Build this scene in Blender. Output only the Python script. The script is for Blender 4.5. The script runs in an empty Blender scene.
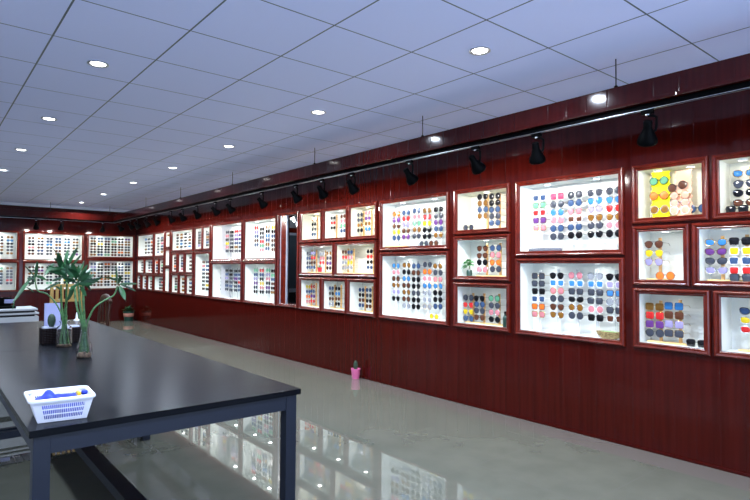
import bpy, bmesh, math, random
from mathutils import Vector, Matrix
random.seed(7)
C = bpy.context.scene.collection
PI = math.pi

# ------------------------------------------------------------------ camera geometry
CAM_Z = 1.3292
FPX, YAW, PITCH, ROLL = 552.1, math.radians(39.577), math.radians(1.797), math.radians(0.341)
_cy, _sy, _cp, _sp = math.cos(YAW), math.sin(YAW), math.cos(PITCH), math.sin(PITCH)
FW = Vector((_sy*_cp, _cy*_cp, _sp))
_r = Vector((_cy, -_sy, 0)); _u = _r.cross(FW)
RT = _r*math.cos(ROLL) + _u*math.sin(ROLL)
UP = -_r*math.sin(ROLL) + _u*math.cos(ROLL)
CAM = Vector((0, 0, CAM_Z))
def ray(px, py): return FW + RT*((px-375)/FPX) - UP*((py-250)/FPX)
def at_x(px, py, X):
    d = ray(px, py); return CAM + d*(X/d.x)
def at_y(px, py, Y):
    d = ray(px, py); return CAM + d*(Y/d.y)
def at_z(px, py, Z):
    d = ray(px, py); return CAM + d*((Z-CAM_Z)/d.z)

cd = bpy.data.cameras.new('camera'); cam = bpy.data.objects.new('camera', cd); C.objects.link(cam)
cd.sensor_width = 36; cd.lens = FPX/750*36; cd.clip_start = .02; cd.clip_end = 100
cam.matrix_world = Matrix(((RT.x, UP.x, -FW.x, 0), (RT.y, UP.y, -FW.y, 0), (RT.z, UP.z, -FW.z, CAM_Z), (0, 0, 0, 1)))
bpy.context.scene.camera = cam

# ------------------------------------------------------------------ materials
MATS = {}
def principled(name, col, rough=.5, metal=0, spec=.5, trans=0, ior=1.5, emit=None, estr=0, coat=0, alpha=1):
    m = bpy.data.materials.new(name); m.use_nodes = True
    b = m.node_tree.nodes['Principled BSDF']
    b.inputs['Base Color'].default_value = (*col, 1); b.inputs['Roughness'].default_value = rough
    b.inputs['Metallic'].default_value = metal; b.inputs['IOR'].default_value = ior
    b.inputs['Specular IOR Level'].default_value = spec
    b.inputs['Transmission Weight'].default_value = trans
    b.inputs['Coat Weight'].default_value = coat; b.inputs['Coat Roughness'].default_value = .08
    if emit: b.inputs['Emission Color'].default_value = (*emit, 1); b.inputs['Emission Strength'].default_value = estr
    MATS[name] = m
    return m
def N(m, t, **k):
    n = m.node_tree.nodes.new(t)
    for a, v in k.items(): setattr(n, a, v)
    return n
def L(m, a, b): m.node_tree.links.new(a, b)
def math_node(m, op, a, b=None, c=None):
    n = N(m, 'ShaderNodeMath', operation=op)
    for i, v in enumerate((a, b, c)):
        if v is None: continue
        if isinstance(v, (int, float)): n.inputs[i].default_value = v
        else: L(m, v, n.inputs[i])
    return n.outputs[0]
def noise_vary(m, c1, c2, scale, vec=None, detail=4, coords='Object', lo=.35, hi=.65):
    tc = N(m, 'ShaderNodeTexCoord'); mp = N(m, 'ShaderNodeMapping'); mp.inputs['Scale'].default_value = scale
    L(m, tc.outputs[coords], mp.inputs['Vector'])
    nz = N(m, 'ShaderNodeTexNoise'); nz.inputs['Scale'].default_value = 1; nz.inputs['Detail'].default_value = detail
    L(m, mp.outputs[0], nz.inputs['Vector'])
    cr = N(m, 'ShaderNodeValToRGB'); cr.color_ramp.elements[0].position = lo; cr.color_ramp.elements[1].position = hi
    cr.color_ramp.elements[0].color = (*c1, 1); cr.color_ramp.elements[1].color = (*c2, 1)
    L(m, nz.outputs['Fac'], cr.inputs['Fac'])
    L(m, cr.outputs['Color'], m.node_tree.nodes['Principled BSDF'].inputs['Base Color'])
    return nz, cr, tc

def wood(name, c1, c2, rough, coat, seams=True, grain=(38, 38, 1.3), spec=.5):
    m = principled(name, c1, rough, coat=coat, spec=spec)
    nz, cr, tc = noise_vary(m, c1, c2, grain, detail=5)
    b = m.node_tree.nodes['Principled BSDF']
    if seams:
        sp = N(m, 'ShaderNodeSeparateXYZ'); L(m, tc.outputs['Object'], sp.inputs[0])
        s = math_node(m, 'ADD', sp.outputs[0], sp.outputs[1])
        f = math_node(m, 'FRACT', math_node(m, 'MULTIPLY', s, 1/.1455))
        d = math_node(m, 'MINIMUM', f, math_node(m, 'SUBTRACT', 1, f))
        g = math_node(m, 'MINIMUM', math_node(m, 'MULTIPLY', d, 1/.03), 1)
        bp = N(m, 'ShaderNodeBump'); bp.inputs['Strength'].default_value = .4; bp.inputs['Distance'].default_value = .003
        L(m, g, bp.inputs['Height']); L(m, bp.outputs[0], b.inputs['Normal'])
        bp2 = N(m, 'ShaderNodeBump'); bp2.inputs['Strength'].default_value = .02; bp2.inputs['Distance'].default_value = .002
        L(m, nz.outputs['Fac'], bp2.inputs['Height']); L(m, bp.outputs[0], bp2.inputs['Normal']); L(m, bp2.outputs[0], b.inputs['Normal'])
    return m
M_WALL = wood('mahogany_panel', (.032, .0024, .0016), (.045, .0034, .0021), .10, 0, spec=.29)
M_FRAME = wood('mahogany_moulding', (.064, .0056, .0026), (.108, .0100, .0044), .24, 0, spec=.34, seams=False, grain=(14, 14, 14))
M_PALE = wood('pale_pine', (.62, .43, .17), (.78, .58, .27), .5, 0, seams=False, grain=(30, 5, 5))
M_TAN = wood('tan_wood', (.50, .27, .09), (.66, .40, .15), .5, 0, seams=False, grain=(30, 30, 4))
M_CHAIR = wood('brown_chair_wood', (.020, .008, .005), (.045, .017, .009), .3, .2, seams=False, grain=(20, 20, 3), spec=.15)

# ceiling tiles: 0.6 m grid with thin metal T-bars
m = M_CEIL = principled('ceiling_tile', (.70, .74, .995), .85, spec=.2)
b = m.node_tree.nodes['Principled BSDF']
tc = N(m, 'ShaderNodeTexCoord'); sp = N(m, 'ShaderNodeSeparateXYZ'); L(m, tc.outputs['Object'], sp.inputs[0])
def grid_mask(m, out, off, pitch, width):
    f = math_node(m, 'FRACT', math_node(m, 'MULTIPLY', math_node(m, 'SUBTRACT', out, off), 1/pitch))
    d = math_node(m, 'MINIMUM', f, math_node(m, 'SUBTRACT', 1, f))
    return math_node(m, 'LESS_THAN', d, width/2/pitch)
gx = grid_mask(m, sp.outputs[0], .584, .6, .0105); gy = grid_mask(m, sp.outputs[1], 1.9306, .6, .0095)
gm = math_node(m, 'MAXIMUM', gx, gy)
mx = N(m, 'ShaderNodeMix', data_type='RGBA'); L(m, gm, mx.inputs['Factor'])
mx.inputs[6].default_value = (.70, .74, .995, 1); mx.inputs[7].default_value = (.10, .12, .14, 1)
L(m, mx.outputs[2], b.inputs['Base Color'])
L(m, math_node(m, 'SUBTRACT', .85, math_node(m, 'MULTIPLY', gm, .55)), b.inputs['Roughness'])
nz = N(m, 'ShaderNodeTexNoise'); nz.inputs['Scale'].default_value = 120; L(m, tc.outputs['Object'], nz.inputs['Vector'])
bp = N(m, 'ShaderNodeBump'); bp.inputs['Strength'].default_value = .08; L(m, nz.outputs['Fac'], bp.inputs['Height']); L(m, bp.outputs[0], b.inputs['Normal'])

# polished floor tiles
m = M_FLOOR = principled('polished_floor_tile', (.4, .4, .35), .018, spec=.72)
b = m.node_tree.nodes['Principled BSDF']
nz, cr, tc = noise_vary(m, (.102, .108, .086), (.120, .125, .100), (4, 4, 4), detail=8)
sp = N(m, 'ShaderNodeSeparateXYZ'); L(m, tc.outputs['Object'], sp.inputs[0])
fx = grid_mask(m, sp.outputs[0], .544, .8, .004); fy = grid_mask(m, sp.outputs[1], 1.667, .8, .004)
fm = math_node(m, 'MAXIMUM', fx, fy)
mx = N(m, 'ShaderNodeMix', data_type='RGBA'); L(m, fm, mx.inputs['Factor'])
L(m, cr.outputs['Color'], mx.inputs[6]); mx.inputs[7].default_value = (.12, .12, .105, 1)
mx2 = N(m, 'ShaderNodeMix', data_type='RGBA')      # darker border tile along the long wall
L(m, math_node(m, 'GREATER_THAN', sp.outputs[0], 3.87), mx2.inputs['Factor'])
L(m, mx.outputs[2], mx2.inputs[6]); mx2.inputs[7].default_value = (.125, .112, .10, 1)
L(m, mx2.outputs[2], b.inputs['Base Color'])
M_PLASTER = principled('pale_plaster', (.62, .63, .66), .8)
M_TRIM = principled('white_ceiling_trim', (.82, .84, .9), .6)
M_NICHE_W = principled('white_case_lining', (.74, .77, .735), .55)
M_NICHE_C = principled('cream_case_lining', (.76, .75, .64), .55)
M_BLACK = principled('black_metal', (.0012, .0013, .0015), .5, spec=.03)
M_SILVER = principled('brushed_silver', (.62, .63, .65), .3, metal=1)
M_TOP = principled('black_laminate', (.0085, .0095, .013), .25, spec=.5, ior=1.13)
nt, ct, _ = noise_vary(M_TOP, (.0045, .0052, .007), (.007, .008, .0105), (3, 3, 3))
M_LEG = principled('blue_grey_steel', (.011, .0155, .029), .42, spec=.35)
M_EDGE = principled('black_edge', (.004, .004, .005), .3)
M_PLASTIC = principled('white_plastic', (.78, .80, .86), .35)
M_CLOTH = principled('blue_cloth', (.004, .022, .30), .75)
noise_vary(M_CLOTH, (.003, .015, .22), (.006, .035, .42), (20, 20, 20))
M_YEL = principled('yellow_plastic', (.85, .55, .02), .4)
M_GLASS = principled('clear_glass', (1, 1, 1), .0, trans=1, ior=1.3)
M_PANE = principled('window_pane', (.95, .97, 1), .02, trans=1, ior=1.1)
M_STALK = principled('bamboo_green', (.05, .17, .045), .4)
noise_vary(M_STALK, (.022, .085, .026), (.08, .20, .065), (30, 30, 60))
M_LEAF = principled('leaf_green', (.015, .10, .028), .38)
noise_vary(M_LEAF, (.006, .036, .014), (.020, .105, .034), (14, 14, 14))
M_LEAFL = principled('fresh_leaf_green', (.10, .42, .10), .45)
M_CACTUS = principled('cactus_green', (.02, .07, .03), .6)
noise_vary(M_CACTUS, (.006, .024, .012), (.026, .06, .032), (90, 90, 60))
M_PINK = principled('pink_ceramic', (.72, .16, .36), .3)
M_RED = principled('red_ceramic', (.60, .02, .04), .3)
M_DKGREEN = principled('dark_green_glaze', (.012, .045, .035), .3)
M_PINK_REFLECTION = principled('painted_pink_reflection', (.40, .17, .13), .6)  # colour of a reflection, painted on the corner pot
M_WICKER = principled('dark_wicker', (.008, .0045, .005), .6, spec=.15)
M_BOWL = principled('olive_woven_straw', (.30, .22, .08), .7)
noise_vary(M_BOWL, (.16, .11, .04), (.42, .32, .14), (60, 60, 120))
M_BOWLG = principled('green_bowl_filling', (.22, .40, .16), .8)
M_GREYBLUE = principled('grey_blue_gravel', (.22, .25, .33), .7)
M_PEBBLE = principled('brown_pebbles', (.16, .07, .03), .5)
noise_vary(M_PEBBLE, (.05, .03, .02), (.45, .30, .20), (70, 70, 70))
M_LILAC = principled('lilac_board', (.22, .24, .42), .4)
M_COUNTER = principled('white_counter', (.36, .38, .40), .4)
M_BAMBOO = principled('yellow_bamboo', (.40, .25, .06), .45)
M_DARK = principled('dark_base_and_gap_shade', (.01, .01, .012), .6)  # dark cabinet base; also the shade painted into the counter gaps
M_CLEAR = principled('clear_acrylic', (.90, .93, .93), .08, trans=.55, ior=1.2)
M_PEG = principled('white_peg', (.86, .87, .87), .3)
M_YACR = principled('yellow_acrylic', (.88, .80, .01), .25)
M_PACR = principled('peach_acrylic', (.90, .52, .36), .25)
M_POUCH = principled('silver_grey_pouch', (.085, .095, .125), .5)
M_LED = principled('led_white', (1, 1, 1), .4, emit=(1, 1, 1), estr=14)
M_TUBE = principled('fluorescent_tube', (1, 1, 1), .4, emit=(.9, .95, 1), estr=6)
M_ALU = principled('white_aluminium', (.40, .42, .50), .3, metal=.2)
M_TEAL = principled('dim_room_panel', (.06, .085, .11), .3)

# ------------------------------------------------------------------ mesh helpers
def nbm(): return bmesh.new()
def add_box(bm, lo, hi, bev=0):
    lo = Vector(lo); hi = Vector(hi)
    vs = bmesh.ops.create_cube(bm, size=1)['verts']
    for v in vs: v.co = Vector(((lo[i]+hi[i])/2 + v.co[i]*(hi[i]-lo[i]) for i in range(3)))
    if bev:
        es = list({e for v in vs for e in v.link_edges})
        bmesh.ops.bevel(bm, geom=es, offset=bev, segments=2, affect='EDGES', profile=.6)
def add_tube(bm, pts, rad, seg=8, caps=True):
    pts = [Vector(p) for p in pts]; n = len(pts)
    rads = rad if isinstance(rad, (list, tuple)) else [rad]*n
    rings = []; prev = None
    for i, p in enumerate(pts):
        t = (pts[min(i+1, n-1)] - pts[max(i-1, 0)]).normalized()
        if prev is None:
            a = t.orthogonal().normalized()
        else:
            a = (prev - t*prev.dot(t)).normalized()
        prev = a; bb = t.cross(a)
        rings.append([bm.verts.new(p + (a*math.cos(2*PI*k/seg) + bb*math.sin(2*PI*k/seg))*rads[i]) for k in range(seg)])
    for i in range(n-1):
        for k in range(seg):
            bm.faces.new((rings[i][k], rings[i][(k+1) % seg], rings[i+1][(k+1) % seg], rings[i+1][k]))
    if caps:
        bm.faces.new(rings[0][::-1]); bm.faces.new(rings[-1])
def add_lathe(bm, prof, seg=24, mat=None, close=False):
    """prof: (radius, z) list, turned about z"""
    mat = mat or Matrix()
    rings = []
    for r, z in prof:
        if r < 1e-6: rings.append([bm.verts.new(mat @ Vector((0, 0, z)))])
        else: rings.append([bm.verts.new(mat @ Vector((r*math.cos(2*PI*k/seg), r*math.sin(2*PI*k/seg), z))) for k in range(seg)])
    for a, b_ in zip(rings, rings[1:]):
        for k in range(seg):
            k2 = (k+1) % seg
            if len(a) == 1 and len(b_) == 1: continue
            if len(a) == 1: bm.faces.new((a[0], b_[k2], b_[k]))
            elif len(b_) == 1: bm.faces.new((a[k], a[k2], b_[0]))
            else: bm.faces.new((a[k], a[k2], b_[k2], b_[k]))
def add_prism(bm, poly, x0, x1):
    """poly in (y, z); extruded along x"""
    a = [bm.verts.new((x0, p[0], p[1])) for p in poly]; c = [bm.verts.new((x1, p[0], p[1])) for p in poly]
    n = len(poly)
    bm.faces.new(a); bm.faces.new(c[::-1])
    for i in range(n): bm.faces.new((a[i], c[i], c[(i+1) % n], a[(i+1) % n]))
def to_mesh(name, bm, mats, smooth=False):
    bmesh.ops.recalc_face_normals(bm, faces=bm.faces)
    me = bpy.data.meshes.new(name); bm.to_mesh(me); bm.free()
    for mm in (mats if isinstance(mats, (list, tuple)) else [mats]): me.materials.append(mm)
    if smooth:
        for p in me.polygons: p.use_smooth = True
        try: me.set_sharp_from_angle(angle=math.radians(smooth if smooth is not True else 40))
        except Exception: pass
    return me
def obj(name, bm, mat, parent=None, smooth=False):
    me = bm if isinstance(bm, bpy.types.Mesh) else to_mesh(name, bm, mat, smooth)
    o = bpy.data.objects.new(name, me); C.objects.link(o)
    if parent: o.parent = parent
    return o
def tag(o, label, cat, group=None, kind=None):
    o['label'] = label; o['category'] = cat
    if group: o['group'] = group
    if kind: o['kind'] = kind
    return o
def thing(name, label, cat, loc=(0, 0, 0), rotz=0, group=None):
    o = bpy.data.objects.new(name, None); C.objects.link(o); o.empty_display_size = .05
    o.location = loc; o.rotation_euler = (0, 0, rotz)
    return tag(o, label, cat, group)
def struct(name, bm, mat, parent=None, label=None):
    o = obj(name, bm, mat, parent)
    o['kind'] = 'structure'
    if label: o['label'] = label
    return o
def light(name, typ, loc, energy, col=(1, 1, 1), parent=None, target=None, **k):
    ld = bpy.data.lights.new(name, typ); ld.energy = energy; ld.color = col
    for a, v in k.items(): setattr(ld, a, v)
    o = bpy.data.objects.new(name, ld); C.objects.link(o); o.location = loc
    if parent: o.parent = parent
    if target is not None:
        o.rotation_euler = (Vector(target) - Vector(loc)).to_track_quat('-Z', 'Y').to_euler()
    return o
ORD = ['zeroth', 'first', 'second', 'third', 'fourth', 'fifth', 'sixth', 'seventh', 'eighth', 'ninth', 'tenth', 'eleventh', 'twelfth',
       'thirteenth', 'fourteenth', 'fifteenth', 'sixteenth', 'seventeenth', 'eighteenth', 'nineteenth', 'twentieth']

# ------------------------------------------------------------------ room
WX, BY, CZ = 4.14, 14.30, 2.698          # long wall, back wall, ceiling
X0, Y0 = -2.7, -2.4
DEP = .20                                # depth of the display niches

# display cases on the long wall: name, y_hi, y_lo, z_bottom, z_top, lining, light tone
CASES = {
 'a': (1.922, 1.477, 1.703, 2.065), 'b': (1.377, .93, 1.703, 2.065),
 'c': (1.922, 1.602, 1.248, 1.608), 'd': (1.508, .95, 1.248, 1.608),
 'e': (1.922, 1.477, .784, 1.148), 'f': (1.379, .93, .784, 1.148),
 'g': (2.975, 2.064, 1.474, 2.065), 'h': (2.975, 2.064, .781, 1.375),
 'i': (3.718, 3.115, 1.697, 2.068), 'j': (3.718, 3.115, 1.248, 1.603), 'k': (3.718, 3.115, .785, 1.146),
 'l': (4.873, 3.864, 1.558, 2.067), 'm': (4.873, 3.864, .782, 1.461),
 'n': (6.622, 6.146, 1.704, 2.067), 'o': (6.051, 5.584, 1.704, 2.067), 'p': (5.486, 5.004, 1.704, 2.067),
 'q': (6.622, 5.868, 1.248, 1.611), 'r': (5.776, 5.012, 1.248, 1.611),
 's': (6.625, 6.156, .782, 1.149), 't': (6.062, 5.589, .782, 1.149), 'u': (5.497, 5.022, .782, 1.149),
 'v': (9.660, 8.492, 1.458, 2.064), 'w': (8.362, 7.356, 1.458, 2.064),
 'x': (9.650, 8.498, .778, 1.371), 'y': (8.355, 7.355, .778, 1.371),
 '1': (14.097, 12.979, 1.563, 2.055), '2': (12.846, 12.242, 1.563, 2.055), '3': (12.138, 11.880, 1.748, 2.055),
 '4': (11.734, 10.620, 1.662, 2.055), '5': (10.471, 10.162, 1.662, 2.055), '6': (10.090, 9.790, 1.662, 2.055),
 '7': (14.097, 13.621, 1.172, 1.468), '8': (13.504, 12.985, 1.172, 1.468), '9': (12.835, 12.599, 1.172, 1.468), '10': (12.488, 12.250, 1.172, 1.468),
 '11': (12.140, 11.883, 1.348, 1.664), '12': (11.725, 11.459, 1.215, 1.568), '13': (11.335, 11.068, 1.215, 1.568), '14': (10.952, 10.612, 1.215, 1.568),
 '15': (10.460, 9.785, .780, 1.564),
 '16': (14.093, 13.855, .792, 1.090), '17': (13.698, 13.402, .792, 1.090), '18': (13.288, 12.972, .792, 1.094), '19': (12.830, 12.251, .790, 1.092),
 '20': (12.140, 11.881, .789, 1.276), '21': (11.720, 11.369, .784, 1.135), '22': (11.261, 10.984, .784, 1.137), '23': (10.888, 10.594, .784, 1.139),
}
WINDOW = (7.235, 6.735, .787, 2.085)
# back wall cases: x0, x1, z0, z1
BCASES = {
 'A': (.50, 1.655, 1.460, 2.042), 'B': (1.797, 2.936, 1.460, 2.042), 'C': (3.076, 4.066, 1.540, 2.046),
 'D': (.50, 1.660, .788, 1.380), 'E': (1.812, 2.940, .788, 1.378), 'F': (3.086, 4.078, .790, 1.446),
}
def holed_sheet(holes, u0, u1, v0, v1):
    """cells of a rectangle with rectangular holes: list of (ua, ub, va, vb)"""
    us = sorted({u0, u1, *[h[0] for h in holes], *[h[1] for h in holes]})
    vs = sorted({v0, v1, *[h[2] for h in holes], *[h[3] for h in holes]})
    out = []
    for a, b_ in zip(us, us[1:]):
        for c, d in zip(vs, vs[1:]):
            um, vm = (a+b_)/2, (c+d)/2
            if any(h[0] < um < h[1] and h[2] < vm < h[3] for h in holes): continue
            out.append((a, b_, c, d))
    return out
def sheet_mesh(bm, cells, f):
    cache = {}
    def V(u, v):
        k = (round(u, 4), round(v, 4))
        if k not in cache: cache[k] = bm.verts.new(f(u, v))
        return cache[k]
    for a, b_, c, d in cells: bm.faces.new((V(a, c), V(b_, c), V(b_, d), V(a, d)))

bm = nbm(); add_box(bm, (X0-.3, Y0-.3, -.1), (WX+.0, BY+.0, 0)); struct('floor', bm, M_FLOOR)
bm = nbm(); add_box(bm, (X0-.3, Y0-.3, CZ), (WX+.4, BY+.4, CZ+.1)); struct('ceiling', bm, M_CEIL)
holes = [(lo-.001, hi+.001, z0-.001, z1+.001) for hi, lo, z0, z1 in CASES.values()] + [(WINDOW[1], WINDOW[0], WINDOW[2], WINDOW[3])]
bm = nbm(); sheet_mesh(bm, holed_sheet(holes, Y0, BY, 0, CZ), lambda u, v: (WX, u, v)); struct('wall_right', bm, M_WALL)
holes = [(a-.001, b_+.001, c-.001, d+.001) for a, b_, c, d in BCASES.values()]
bm = nbm(); sheet_mesh(bm, holed_sheet(holes, X0, WX, 0, CZ-.062), lambda u, v: (u, BY, v)); struct('wall_back', bm, M_WALL)
bm = nbm(); add_box(bm, (X0, BY-.012, CZ-.062), (WX, BY+.02, CZ)); struct('trim_1', bm, M_TRIM)
bm = nbm(); add_box(bm, (WX-.014, Y0, 0), (WX-.001, BY-.015, .022), .004); struct('baseboard_right', bm, M_WALL)
bm = nbm(); add_box(bm, (X0, BY-.014, 0), (WX-.015, BY-.001, .022), .004); struct('baseboard_back', bm, M_WALL)
# the unseen sides of the room: plastered walls, with window openings added for extra light behind and left of the camera
WL = [(-2.0, -.6, .9, 2.3)]
bm = nbm()
for c in holed_sheet(WL, Y0, BY, 0, CZ): add_box(bm, (X0-.12, c[0], c[2]), (X0, c[1], c[3]))
struct('wall_left', bm, M_PLASTER)
WF = [(-.9, 1.5, .25, 2.35), (1.7, 3.9, .25, 2.35)]
bm = nbm()
for c in holed_sheet(WF, X0, WX, 0, CZ): add_box(bm, (c[0], Y0-.12, c[2]), (c[1], Y0, c[3]))
struct('wall_front', bm, M_PLASTER)

# ------------------------------------------------------------------ display cases
MW = .040
PROF = [(-.004, 0), (-.004, .010), (.004, .015), (.011, .013), (.016, .024), (.027, .029), (.036, .023), (MW, .012), (MW, 0)]
def frame_bm(u0, u1, v0, v1, k_=1):
    """moulding swept round an opening; local (u, v, out)"""
    bm = nbm(); rings = []
    for su, sv, pu, pv in ((-1, -1, u0, v0), (1, -1, u1, v0), (1, 1, u1, v1), (-1, 1, u0, v1)):
        rings.append([bm.verts.new((pu + su*d*k_, pv + sv*d*k_, o)) for d, o in PROF])
    for i in range(4):
        a, b_ = rings[i], rings[(i+1) % 4]
        for k in range(len(PROF)-1): bm.faces.new((a[k], b_[k], b_[k+1], a[k+1]))
    return bm
def niche_bm(u0, u1, v0, v1, dep):
    bm = nbm()
    f = [bm.verts.new((u, v, 0)) for u, v in ((u0, v0), (u1, v0), (u1, v1), (u0, v1))]
    g = [bm.verts.new((u, v, -dep)) for u, v in ((u0, v0), (u1, v0), (u1, v1), (u0, v1))]
    bm.faces.new(g)
    for i in range(4): bm.faces.new((f[i], f[(i+1) % 4], g[(i+1) % 4], g[i]))
    return bm
def xf(bm, M):
    bmesh.ops.transform(bm, matrix=M, verts=bm.verts); return bm
M_R = Matrix(((0, 0, -1, WX), (1, 0, 0, 0), (0, 1, 0, 0), (0, 0, 0, 1)))      # (u,v,out) -> long wall
M_B = Matrix(((1, 0, 0, 0), (0, 0, -1, BY), (0, 1, 0, 0), (0, 0, 0, 1)))      # -> back wall
LAMP_W = .30
def display_case(label, group, rect, M, lining, tone, power, dep=DEP, lamps=1, k_=1):
    u0, u1, v0, v1 = rect
    ctr = M @ Vector(((u0+u1)/2, v0, 0))
    t = thing('display_case', label, 'display case', ctr, 0, group)
    inv = Matrix.Translation(-ctr) @ M
    obj('frame', xf(frame_bm(u0, u1, v0, v1, k_), inv), M_FRAME, t)
    obj('lining', xf(niche_bm(u0, u1, v0, v1, dep), inv), lining, t)
    for k in range(lamps):
        u = u0 + (u1-u0)*(k+.5)/lamps
        p = inv @ Vector((u, v1, -.085))
        bm = nbm(); add_lathe(bm, [(.024, 0), (.031, 0), (.031, -.006), (.026, -.008), (.024, -.003)], 16, Matrix.Translation(p))
        obj('lamp_ring', bm, M_PEG, t)
        light('lamp', 'AREA', p + Vector((0, 0, -.004)), power/lamps, tone, t, shape='DISK', size=.046)
    return t
WARM, COOL, NEUT = (1, .96, .86), (.93, .97, 1), (1, 1, .97)
CASE_INFO = {   # phrase used in the labels of what stands inside, full label, lining, tone, relative power, lamps
 'a': ('case with the yellow rack', 'small upper lit case holding yellow and peach acrylic racks', 'C', WARM, 1.0, 2),
 'b': ('top case at picture edge', 'lit case cut by the picture edge, top of its column of three', 'C', NEUT, .4, 2),
 'c': ('small square cream case', 'small square lit case below the yellow-rack case, clear pegs inside', 'W', NEUT, .5, 1),
 'd': ('middle case at picture edge', 'wide lit case of cat-eye glasses at picture edge, middle row', 'W', NEUT, .6, 2),
 'e': ('low case of gradient shades', 'low lit case of big square gradient glasses on a pine board', 'W', NEUT, .30, 1),
 'f': ('low case at picture edge', 'low lit case at picture edge with blue, yellow and red pairs', 'W', NEUT, .35, 1),
 'g': ('tall upper case with pouch', 'large upper lit case of five glasses columns with a grey pouch', 'W', COOL, 2.1, 2),
 'h': ('tall lower case with bowl', 'large lower lit case of five glasses columns with a straw bowl', 'W', COOL, 2.4, 2),
 'i': ('cream case above the plant', 'small cream lit case above the case with the potted plant', 'C', WARM, 1.2, 1),
 'j': ('case with the potted plant', 'small lit case with a little green plant in a jar', 'W', NEUT, 1.0, 1),
 'k': ('case with the green bottle', 'small low lit case with wooden posts and a dark green bottle', 'W', NEUT, .4, 1),
 'l': ('upper case with orange pairs', 'wide upper lit case with a bamboo stick lying inside', 'W', COOL, 2.1, 2),
 'm': ('lower case of seven rows', 'wide lower lit case with seven rows of round glasses', 'W', COOL, 3.2, 2),
 'n': ('top case by the window', 'small cream lit case, top row, just beside the dark window', 'C', WARM, .9, 1),
 'o': ('middle case of top three', 'small lit case, middle of the top row of three', 'W', NEUT, .7, 1),
 'p': ('top case with teal pair', 'small lit case, third from the window in the top row', 'C', NEUT, .9, 1),
 'q': ('case with the red cup', 'lit case of the middle row beside the window, red cup inside', 'W', NEUT, .95, 1),
 'r': ('case with the wide gap', 'wide lit case of the middle row, second from the window', 'C', NEUT, .95, 1),
 's': ('bottom case by the window', 'small lit case, bottom row, just beside the dark window', 'W', NEUT, .7, 1),
 't': ('middle case of bottom three', 'small lit case, middle of the bottom row of three', 'W', NEUT, .6, 1),
 'u': ('last case of bottom three', 'small lit case, third from the window in the bottom row', 'W', NEUT, .6, 1),
 'v': ('big far upper case', 'large bright upper case, second from the window towards the far corner', 'W', COOL, 6.0, 2),
 'w': ('upper case before window', 'large bright upper case adjoining the window on its far side', 'W', COOL, 5.0, 2),
 'x': ('big far lower case', 'large lower lit case, second from the window towards the far corner', 'W', COOL, 3.2, 2),
 'y': ('lower case before window', 'large lower lit case adjoining the window on its far side', 'W', COOL, 3.2, 2),
 '1': ('', 'wide lit case of the long wall, top row, at the far corner', 'W', NEUT, 2.2, 1),
 '2': ('', 'lit case in the top row, second from the far corner', 'W', NEUT, 1.6, 1),
 '3': ('', 'narrow upright lit case, topmost of the slim column of three', 'W', NEUT, 1.0, 1),
 '4': ('', 'wide lit case with a gold and blue display above three small cases', 'W', NEUT, 2.0, 1),
 '5': ('', 'slim upright lit case, first of the twin pair towards the far corner', 'W', NEUT, .9, 1),
 '6': ('', 'slim upright lit case, second of the twin pair, beside the large cases', 'W', NEUT, .9, 1),
 '7': ('', 'small lit case, middle row, first from the far corner', 'W', NEUT, .7, 1),
 '8': ('', 'small lit case, middle row, second from the far corner', 'W', NEUT, .7, 1),
 '9': ('', 'very narrow lit case, middle row, third from the far corner', 'W', NEUT, .5, 1),
 '10': ('', 'very narrow lit case, middle row, fourth from the far corner', 'W', NEUT, .5, 1),
 '11': ('', 'narrow upright lit case, middle one of the slim column of three', 'W', NEUT, .9, 1),
 '12': ('', 'small lit case under the gold and blue case, first of three', 'W', NEUT, .6, 1),
 '13': ('', 'small lit case under the gold and blue case, middle of three', 'W', NEUT, .6, 1),
 '14': ('', 'small lit case under the gold and blue case, third of three', 'W', NEUT, .6, 1),
 '15': ('', 'tall upright lit case under the twin slim cases', 'W', COOL, 1.5, 1),
 '16': ('', 'narrow lit case, bottom row, first from the far corner', 'W', NEUT, .5, 1),
 '17': ('', 'narrow lit case, bottom row, second from the far corner', 'W', NEUT, .5, 1),
 '18': ('', 'narrow lit case, bottom row, third from the far corner', 'W', NEUT, .5, 1),
 '19': ('', 'wider lit case, bottom row, fourth from the far corner', 'W', NEUT, .8, 1),
 '20': ('', 'narrow tall lit case, lowest of the slim column of three', 'W', NEUT, .8, 1),
 '21': ('', 'small lit case, bottom row, just past the slim column', 'W', NEUT, .6, 1),
 '22': ('', 'small lit case, bottom row, second past the slim column', 'W', NEUT, .6, 1),
 '23': ('', 'small lit case, bottom row, beside the tall upright case', 'W', NEUT, .6, 1),
}
for k, (hi, lo, z0, z1) in CASES.items():
    ph, lab, lin, tone, pw, nl = CASE_INFO[k]
    display_case(lab, 'display cases along the long wall', (lo, hi, z0, z1), M_R, M_NICHE_C if lin == 'C' else M_NICHE_W, tone, pw*LAMP_W*(.55 if k.isdigit() else .7 if k in 'vwxy' else 1), DEP, nl, .85 if k.isdigit() else 1)
BLAB = {'A': 'wide upper lit case on the back wall, cut by the picture edge', 'B': 'wide upper lit case on the back wall, behind the bamboo leaves',
        'C': 'upper lit case on the back wall, beside the far corner', 'D': 'wide lower lit case on the back wall, cut by the picture edge',
        'E': 'wide lower lit case on the back wall, behind the bamboo leaves', 'F': 'lower lit case on the back wall, beside the far corner'}
for k, (a, b_, c, d) in BCASES.items():
    display_case(BLAB[k], 'display cases on the back wall', (a, b_, c, d), M_B, M_NICHE_W, NEUT, (6 if k in 'ABC' else 4.2)*LAMP_W, DEP, 2)

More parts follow.
